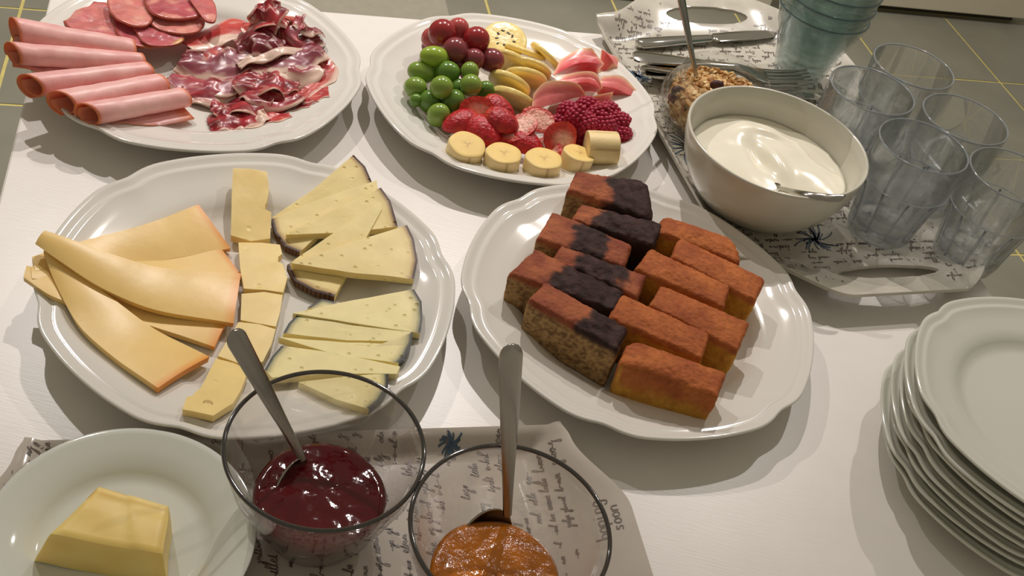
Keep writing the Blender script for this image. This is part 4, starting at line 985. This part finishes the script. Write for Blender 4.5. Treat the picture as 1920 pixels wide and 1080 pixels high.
def spoon(P, widths, label, bowl_dir, bl=.030, bw=.0105, groove=True):
    """teaspoon: P = points along the handle from its free end to the neck, then the bowl dips along bowl_dir"""
    P = [Vector(p) for p in P]; t = thing('teaspoon', P[-1], label, 'spoon', 'teaspoons')
    pts = catmull(P, 70); n = len(pts)-1; vs, fs = [], []; nv = 8
    ax = (P[-1]-P[0]).normalized(); view = (Vector((0, 0, HC))-P[0]).normalized(); sd = ax.cross(view*.4+UP).normalized(); nn = sd.cross(ax).normalized()
    wl = catmull([Vector((w, 0, 0)) for w in widths], n)
    for lay in (0, 1):
        for i in range(n+1):
            w = wl[i].x; s_ = i/n
            if s_ < .065: w *= math.sqrt(max(.01, 1-((.065-s_)/.065)**2))
            for j in range(nv+1):
                q = -1+2*j/nv; vs.append(pts[i]+sd*(w*q)+nn*(.0009*(1-q*q)-.0016*lay-(.0004 if abs(q) > .99 else 0)*(1-2*lay)))
    K = (n+1)*(nv+1); I = lambda l, i, j: l*K+i*(nv+1)+j
    for i in range(n):
        for j in range(nv): fs.append((I(0, i, j), I(0, i+1, j), I(0, i+1, j+1), I(0, i, j+1))); fs.append((I(1, i, j), I(1, i, j+1), I(1, i+1, j+1), I(1, i+1, j)))
        for j in (0, nv): fs.append((I(0, i, j), I(0, i+1, j), I(1, i+1, j), I(1, i, j)))
    for j in range(nv):
        for i in (0, n): fs.append((I(0, i, j), I(0, i, j+1), I(1, i, j+1), I(1, i, j)))
    hd = obj('handle', vs, fs, M_steel, t, sharp=50)
    bd = Vector(bowl_dir).normalized(); sb = sd-bd*sd.dot(bd); sb.normalize(); nb = sb.cross(bd).normalized()
    if nb.z < 0: nb = -nb
    vs, fs = [], []; nu, nv = 18, 10; C_ = pts[-1]+bd*(bl*.47)
    for lay in (0, 1):
        for i in range(nu+1):
            u = -1+2*i/nu; wid = bw*math.sqrt(max(.004, 1-abs(u)**2.2))*(1-.08*u)
            for j in range(nv+1):
                q = -1+2*j/nv; d = (1-u*u)*(1-q*q); vs.append(C_+bd*(u*bl*.5)+sb*(wid*q)-nb*(.0062*d+.0009*lay))
    K = (nu+1)*(nv+1)
    for i in range(nu):
        for j in range(nv): fs.append((i*(nv+1)+j, (i+1)*(nv+1)+j, (i+1)*(nv+1)+j+1, i*(nv+1)+j+1)); fs.append((K+i*(nv+1)+j, K+i*(nv+1)+j+1, K+(i+1)*(nv+1)+j+1, K+(i+1)*(nv+1)+j))
        for j in (0, nv): fs.append((i*(nv+1)+j, (i+1)*(nv+1)+j, K+(i+1)*(nv+1)+j, K+i*(nv+1)+j))
    obj('spoon_bowl', vs, fs, M_steel, t)
    if groove:                                  # shell shaped ridge stamped near the handle end
        vs, fs = [], []; o0 = pts[3]+nn*.0007; a2 = (pts[5]-pts[1]).normalized(); w0 = wl[6].x*.85
        for half in (-1, 1):
            for k in range(8):
                th = math.pi*k/7; cx = half*w0*.45; x = cx+w0*.42*math.cos(th); y = .0022-.0024*math.sin(th)
                for dq in (0, .0005): vs.append(o0+sd*x+a2*(y+dq)+nn*.0003)
            b = len(vs)-16
            for k in range(7): fs.append((b+2*k, b+2*k+1, b+2*k+3, b+2*k+2))
        obj('stamped_shell', vs, fs, M_dark, hd, smooth=False, recalc=False)
    return t
zj = zt_+.0300
sA, sB = at(500, 735, zt_+HB+.006), at(570, 862, zj+.004)          # leans on the rim
dirA = (sA-sB); sEnd = sB+dirA*1.83
spoon([sEnd, sB+dirA*1.15, sB+dirA*.5, sB], [.0066, .0052, .0034, .0026], 'steel teaspoon standing in the red jam', (-.12, -.35, -.30), .034, .0110)
zo = zt_+.0270
sA, sB = at(955, 838, zt_+HB+.006), at(952, 968, zo+.003)
dirA = (sA-sB); 
spoon([sB+dirA*2.33, sB+dirA*1.5, sB+dirA*.6, sB], [.0068, .0056, .0036, .0026], 'steel teaspoon standing in the orange marmalade', (-.35, -.35, -.28), .034, .0125)

# ------------------------------------------------------------------ yoghurt bowl
M_yb = mat('grey_white_stoneware', rgb(206, 202, 186), .22, spec=.5, coat=.2)
zy = .0053; cy_ = Vector((.1846, .787, zy)); ry, hy = .0770, .0850; YS = .0735/.085
prof = [(0, .0085), (.030, .0095), (.048, .0180), (.060, .0330), (.068, .0520), (.0725, .0700), (ry-.0026, hy-.001), (ry-.0012, hy), (ry, hy-.0008), (ry-.0002, hy-.004), (.0757, .0700), (.0718, .0520), (.0645, .0330), (.0530, .0165), (.0400, .0060), (.0360, .0030), (.0350, .0002), (.0320, 0), (.0310, .0022), (0, .0022)]
prof = [(r*ry/.0755, z*YS) for r, z in prof]
v, f = lathe(prof, 120, c=cy_, close=False); hy *= YS; tag(obj('yoghurt_bowl', v, f, M_yb), 'deep off white bowl filled with yoghurt', 'bowl')
M_yog = mat('white_yoghurt', rgb(240, 234, 214), .22, spec=.5, sss=.2, bump=.06, bscale=90)
n1, nr = 96, 26; vs, fs = [], []; zt2, rt2 = .0475, .0690
def ysurf(x, y):
    a, b = x/.068, y/.068
    s = .0035*math.sin(3.1*a+1.9*b+1.2*math.sin(2.2*b))+.002*math.sin(6*b-3*a)*nz((a, b, 0), 1.6, 4)
    s += -.006*math.exp(-((a+.05+.5*b)/.10)**2-((b-.12)/.30)**2)+.004*math.exp(-((a-.12+.5*b)/.10)**2-((b-.02)/.28)**2)
    s += .0035*nz((a, b, 1), 2.6, 9)+.005*math.exp(-((b-.62)/.06)**2-((a-.0)/.25)**2)-.005*math.exp(-((b+.6-.2*a)/.09)**2-((a-.35)/.4)**2)+.004*math.exp(-((b+.72-.2*a)/.07)**2-((a-.35)/.4)**2)
    return s
for k in range(nr):
    r = rt2*(1-k/nr)
    for i in range(n1):
        a = 2*math.pi*i/n1; x, y = r*math.cos(a), r*math.sin(a); vs.append(cy_+Vector((x, y, zt2+ysurf(x, y)*(1-.8*(r/rt2)**6))))
vs.append(cy_+UP*(zt2+ysurf(0, 0)))
for k in range(nr-1):
    for i in range(n1): j = (i+1) % n1; fs.append((k*n1+i, k*n1+j, (k+1)*n1+j, (k+1)*n1+i))
for i in range(n1): fs.append(((nr-1)*n1+i, (nr-1)*n1+(i+1) % n1, nr*n1))
pv = 0
for rr_, z in ((.0640, .0370), (.0550, .0235), (.0400, .0118)):
    b = len(vs); vs += [cy_+Vector((rr_*math.cos(2*math.pi*i/n1), rr_*math.sin(2*math.pi*i/n1), z)) for i in range(n1)]
    for i in range(n1): j = (i+1) % n1; fs.append((pv+i, b+i, b+j, pv+j))
    pv = b
fs.append([pv+i for i in range(n1)])
tag(obj('yoghurt', vs, fs, M_yog), 'thick white yoghurt with spoon marks in the deep bowl', 'yoghurt')
pe = [at(1583, 370, zy+hy+.004), at(1550, 369, zy+hy+.0025), at(1505, 362, zy+hy-.002), at(1462, 352, zy+.048)]
spoon(pe, [.0050, .0045, .0034, .0024], 'steel spoon lying against the rim inside the yoghurt bowl', (-.8, .3, -.6), .026, .009, groove=False)

# ------------------------------------------------------------------ granola jar
M_jar = glass_mat('jar_glass', (.98, .99, .985, 1), .10)
zj0 = .0053; cjr = at(1363, 142, .0610); cjr.z = zj0; rj = 88*pxm(1363, 142, .0610); hj = .0815; JZ = .0557/.0815
prof = [(0, .005), (.030, .0055), (.046, .012), (.0515, .028), (.0505, .046), (.0455, .060), (rj-.0075, .066), (rj-.0060, .072), (rj-.0030, hj-.002), (rj-.0015, hj), (rj, hj-.002), (rj-.0002, .0735), (rj-.0025, .0690), (rj-.0030, .0655), (.0490, .0590), (.0545, .046), (.0553, .028), (.0500, .0095), (.0420, .0020), (.0380, 0), (.0340, .0012), (0, .0022)]
prof = [(r, z*JZ) for r, z in prof]
v, f = lathe(prof, 96, c=cjr, close=False); jr = tag(obj('granola_jar', v, f, M_jar), 'round glass jar of granola behind the yoghurt bowl', 'jar')
M_oat = mat('oat_flakes', None, .7, spec=.25, var=.12, vscale=300)
rg = random.Random(21); vs, fs, cs = [], [], []
OC = [rgb(216, 178, 120)[:3], rgb(198, 152, 92)[:3], rgb(230, 200, 150)[:3], rgb(172, 118, 66)[:3]]
def rin(z): 
    pts = [(.006, .028), (.012, .043), (.028, .0487), (.046, .0478), (.058, .044), (.066, .037)]
    for (a, b), (c, d) in zip(pts, pts[1:]):
        if z <= c: return b+(d-b)*(z-a)/(c-a)
    return .036
def flake(p, nrm, r, col):
    x = nrm.orthogonal().normalized(); y = nrm.cross(x); b = len(vs); n = 8; rot = rg.uniform(0, 6)
    for s_ in (1, -1):
        for k in range(n):
            t = 2*math.pi*k/n+rot; q = r*(1+.15*rg.uniform(-1, 1)); vs.append(p+x*(q*math.cos(t))+y*(q*.8*math.sin(t))+nrm*(s_*.0006)); cs.append(col)
        vs.append(p+nrm*(s_*.0011)); cs.append(mix(col, (1, .9, .7), .15))
    for k in range(n):
        k2 = (k+1) % n; fs.append((b+k, b+k2, b+n)); fs.append((b+n+1+k2, b+n+1+k, b+2*n+1)); fs.append((b+k, b+n+1+k, b+n+1+k2, b+k2))
for k in range(1500):
    z = rg.uniform(.008, .052); t = rg.uniform(0, 6.283); r = rin(z)-rg.uniform(.004, .0065)
    n_ = Vector((math.cos(t), math.sin(t), rg.uniform(-.5, .5)))+Vector((rg.uniform(-.4, .4), rg.uniform(-.4, .4), rg.uniform(-.4, .4)))
    flake(cjr+Vector((r*math.cos(t), r*math.sin(t), z*JZ)), n_.normalized(), rg.uniform(.0024, .0046), rg.choice(OC))
for k in range(900):
    r = .044*math.sqrt(rg.random()); t = rg.uniform(0, 6.283); z = .0525+.006*nz((r*math.cos(t), r*math.sin(t), 0), 40, 3)+rg.uniform(-.004, .001)
    n_ = Vector((rg.uniform(-.8, .8), rg.uniform(-.8, .8), 1)); flake(cjr+Vector((r*math.cos(t), r*math.sin(t), z*JZ)), n_.normalized(), rg.uniform(.0022, .0044), rg.choice(OC))
gr = obj('granola', vs, fs, M_oat, cols=cs, recalc=False, smooth=False); tag(gr, 'toasted oat granola filling the glass jar', 'granola', kind='stuff')
M_rai = mat('dark_raisin', rgb(70, 34, 30), .5, var=.2, vscale=200, bump=.5, bscale=300)
for (px_, py_, z, lab) in ((1272, 172, .040, 'large dark raisin seen through the left side of the jar'), (1302, 185, .034, 'dark raisin seen through the jar beside the yoghurt bowl'), (1345, 160, .045, 'dark raisin on top of the granola')):
    c = at(px_, py_, z)
    if 'jar' in lab and 'top' not in lab:
        dv_ = (c-cjr); dv_.z = 0; c = cjr+dv_.normalized()*(rin((z-zj0)/JZ)-.0045)+UP*(z-zj0)
    v, f = uvs(.0062, 14, 10); tag(obj('raisin', [c+Vector((q.x*1.1, q.y*.8, q.z*.9))*(1+.15*nz(q, 260, z)) for q in v], f, M_rai), lab, 'raisin', 'raisins in the granola')
sB = at(1306, 140, .044); sT = at(1268, -60, .145)
spoon([sT, sT.lerp(sB, .4), sT.lerp(sB, .8), sB], [.0062, .0050, .0034, .0026], 'steel spoon standing upright in the granola jar', (.2, -.15, -.9), .026, .010, groove=False)

# ------------------------------------------------------------------ tumblers
M_tum = glass_mat('clear_tumbler_glass', (.975, .985, .995, 1), .42)
def tumbler_mesh():
    def rm(t, w): return 1+w*.045*(abs(math.cos(5*t))**.6*2-1.5) if w else 1
    prof = [(0, .0100), (.022, .0102), (.0262, .0120, .5), (.0280, .020, 1), (.0305, .036, 1), (.0330, .050, .9), (.0345, .056, .2), (.0352, .060), (.0360, .074), (.0372, .0925), (.0377, .0940), (.0384, .0936), (.0386, .0925), (.0384, .074), (.0382, .062), (.0372, .0575, .5), (.0352, .050, 1), (.0325, .036, 1), (.0300, .018, 1), (.0288, .006, .8), (.0275, .0015, .3), (.0255, 0), (.0215, 0), (.0190, .0020), (0, .0030)]
    ib = [(.0185, .0022), (0, .0030)]
    body = [(0, .0100)]+prof[1:13]+prof[13:20]+[(.0289, .0098, .8), (0, .0099)]
    base = [(0, .0097), (.0280, .0097, .8), (.0286, .0060, .8), (.0275, .0015, .3), (.0255, 0), (.0215, 0), (.0190, .0020), (0, .0030)]
    out = []
    for nm, pr, M in (('tumbler_body', prof[:], M_tum),):
        v, f = lathe(pr, 160, rmod=rm, close=False); me = mesh_of(nm, v, f, M); fix(me); out.append((nm, me))
    out.append(('rim', torus_mesh('rim', .0380, .00085, .0938, M_gedge)))
    v, f = lathe([(.0240, .0106), (.0262, .0112), (.0270, .0124), (.0262, .0128), (.0240, .0112)], 60, rmod=lambda t, w: 1+.02*math.cos(10*t), close=False); me = mesh_of('heavy_base', v, f, M_gedge); fix(me); out.append(('heavy_base', me))
    out.append(('shoulder', torus_mesh('shoulder', .0383, .0006, .0585, M_gedge)))
    for k in range(10):
        t = math.pi*(2*k+1)/10; vs, fs = [], []; ca2, sa2 = math.cos(t), math.sin(t)
        pr = [(.0279, .010), (.0292, .020), (.0315, .036), (.0340, .049), (.0372, .0572)]
        for r, z in pr:
            for (dr, dt) in ((0, -.0010), (.0009, 0), (0, .0010), (-.0004, 0)): vs.append(Vector(((r+dr)*ca2-dt*sa2, (r+dr)*sa2+dt*ca2, z)))
        for i in range(4):
            for j in range(4): fs.append((i*4+j, (i+1)*4+j, (i+1)*4+(j+1) % 4, i*4+(j+1) % 4))
        fs += [(0, 1, 2, 3), (16, 17, 18, 19)]; me = mesh_of('flute_ridge', vs, fs, M_gedge); fix(me); out.append(('flute_ridge', me))
    return out
def torus_mesh(name, Rr, r, z, M, n1=96, n2=8):
    vs, fs = [], []
    for i in range(n1):
        a = 2*math.pi*i/n1
        for j in range(n2): b = 2*math.pi*j/n2; q = Rr+r*math.cos(b); vs.append(Vector((q*math.cos(a), q*math.sin(a), z+r*math.sin(b))))
    for i in range(n1):
        for j in range(n2): fs.append((i*n2+j, ((i+1) % n1)*n2+j, ((i+1) % n1)*n2+(j+1) % n2, i*n2+(j+1) % n2))
    me = mesh_of(name, vs, fs, M); fix(me); return me
def put_parts(parts, name, loc, label, cat, rz, group):
    t = thing(name, loc, label, cat, group); t.rotation_euler = (0, 0, rz)
    for nm, me in parts:
        o = bpy.data.objects.new(nm, me); COL.objects.link(o); o.parent = t
    return t
M_gedge = mat('grey_glass_edge', rgb(206, 213, 219), .05, spec=.9, coat=.6, trans=.75)
M_bluedge = mat('teal_glass_edge', rgb(96, 128, 132), .05, spec=.9, coat=.6, trans=.7)
TM = tumbler_mesh(); zt3 = .0052
eb = at(1806, 482, .0052)
for k, (x, y, lab) in enumerate([(.3027, .8005, 'clear tumbler nearest the yoghurt bowl at the front of the glasses'), (.2640, .8720, 'clear tumbler furthest left, behind the yoghurt bowl rim'),
        (.3090, .9370, 'clear tumbler at the back, standing against the floor lines'), (.3480, .8640, 'clear tumbler in the middle right of the group'), (.380, .7910, 'clear tumbler at the right edge of the picture')]):
    put_parts(TM, 'tumbler', (x, y, zt3), lab, 'glass', k*.23, 'clear tumblers on the tray')
# nested blue-green glasses
M_blue = glass_mat('blue_green_glass', (.94, .975, .973, 1), .25)
def blue_mesh():
    def rm(t, w): return 1+.022*w*math.cos(11*t)
    wl = [(.0262, .006), (.0285, .016), (.0312, .028), (.0340, .040), (.0372, .052), (.0405, .062), (.0440, .074), (.0462, .084)]
    inner = [(0, .006)]+[(r-.0020, z+.001, (-1)**i) for i, (r, z) in enumerate(wl)]; outer = [(r+.0004, z, (-1)**i) for i, (r, z) in enumerate(wl)][::-1]
    prof = inner+[(.0464, .0856), (.0474, .0852)]+[(.0473, .083)]+outer[1:]+[(.0255, .0012), (.0230, 0), (.0200, .0), (.0180, .0022), (0, .003)]
    prof = [(q[0], q[1]*.9, *q[2:]) for q in prof]
    v, f = lathe(prof, 112, rmod=rm, close=False); me = mesh_of('glass_body', v, f, M_blue); fix(me)
    return [('glass_body', me), ('rim', torus_mesh('rim', .0468, .0010, .0767, M_bluedge))]
BM = blue_mesh(); bb = at(1499, 156, .0052)+Vector((-.002, .019, 0))
for k in range(5):
    put_parts(BM, 'stacked_glass', (bb.x+.0006*k, bb.y, zt3+.0150*k), ['lowest blue green glass of the nested stack', 'second blue green glass from the bottom of the stack', 'middle blue green glass of the nested stack', 'fourth blue green glass from the bottom of the stack', 'topmost blue green glass of the nested stack'][k], 'glass', k*.12, 'nested blue green glasses')

# ------------------------------------------------------------------ cutlery on the tray
M_steel2 = mat('polished_steel', rgb(205, 202, 196), .10, metal=1, var=.03, vscale=30)
def fork(z, off, label):
    a, b = at(1188+off[0], 104+off[1], z), at(1516+off[2], 145+off[3], z); t = thing('fork', a, label, 'fork', 'forks lying on the tray')
    ax = (b-a); ax.z = 0; L = ax.length; ax.normalize(); sd = Vector((-ax.y, ax.x, 0))
    def strip(pts, name, thick=.0016, parent=t):
        vs, fs = [], []
        n = len(pts)
        for (s_, w, dz, o_) in pts:
            p = a+ax*s_+sd*o_+UP*dz
            for q, e in ((-1, -.0006), (-.5, .0006), (.5, .0006), (1, -.0006)): vs.append(p+sd*(w*q)+UP*e)
            for q in (1, -1): vs.append(p+sd*(w*q)-UP*thick)
        for i in range(n-1):
            for j in range(6): fs.append((i*6+j, (i+1)*6+j, (i+1)*6+(j+1) % 6, i*6+(j+1) % 6))
        fs.append(list(range(6))); fs.append([(n-1)*6+j for j in range(6)])
        return obj(name, vs, fs, M_steel2, parent, sharp=50)
    strip([(0, .006, 0, 0), (.004, .0092, .0006, 0), (.014, .0104, .001, 0), (.040, .0085, .0018, 0), (.075, .0045, .003, 0), (L-.078, .0034, .004, 0), (L-.066, .0055, .002, 0), (L-.058, .0102, -.001, 0), (L-.050, .0118, -.0025, 0), (L-.044, .0118, -.003, 0)], 'handle', .0024)
    for k in range(4):
        o_ = (-.0091, -.0031, .0031, .0091)[k]; strip([(L-.045, .0021, -.003, o_), (L-.03, .0018, -.0022, o_), (L-.012, .0015, .0005, o_), (L, .0010, .0035, o_)], 'tine', .0016)
fork(.0190, (14, 26, -14, 30), 'lowest fork under the other cutlery on the tray')
fork(.0245, (22, 8, -8, 10), 'fork in the middle of the cutlery pile')
fork(.0300, (0, 0, 0, 0), 'topmost fork with its tines beside the nested glasses')
def knife(a, b, z, label):
    a, b = at(*a, z), at(*b, z); t = thing('table_knife', a, label, 'knife', 'table knives on the tray'); ax = b-a; L = ax.length; ax.normalize(); sd = Vector((-ax.y, ax.x, 0))
    for nm, pts in (('handle', [(0, .005, .003), (.004, .0085, .004), (.03, .0085, .0042), (L*.5, .006, .0032), (L*.52, .005, .003)]), ('blade', [(L*.52, .005, .0012), (L*.56, .0088, .001), (L*.8, .0095, .0009), (L*.95, .0075, .0008), (L, .002, .0006)])):
        vs, fs = [], []
        for (s_, w, th) in pts:
            p = a+ax*s_
            for k in range(12): th_ = 2*math.pi*k/12; vs.append(p+sd*(w*math.cos(th_))+UP*(th*math.sin(th_)))
        for i in range(len(pts)-1):
            for k in range(12): fs.append((i*12+k, (i+1)*12+k, (i+1)*12+(k+1) % 12, i*12+(k+1) % 12))
        fs.append(list(range(12))); fs.append([(len(pts)-1)*12+k for k in range(12)]); obj(nm, vs, fs, M_steel2, t)
knife((1222, 138), (1540, 182), .0098, 'table knife under the forks with its blade towards the tumblers')
knife((1195, 82), (1455, 62), .0105, 'table knife at the back of the tray below the handle hole')
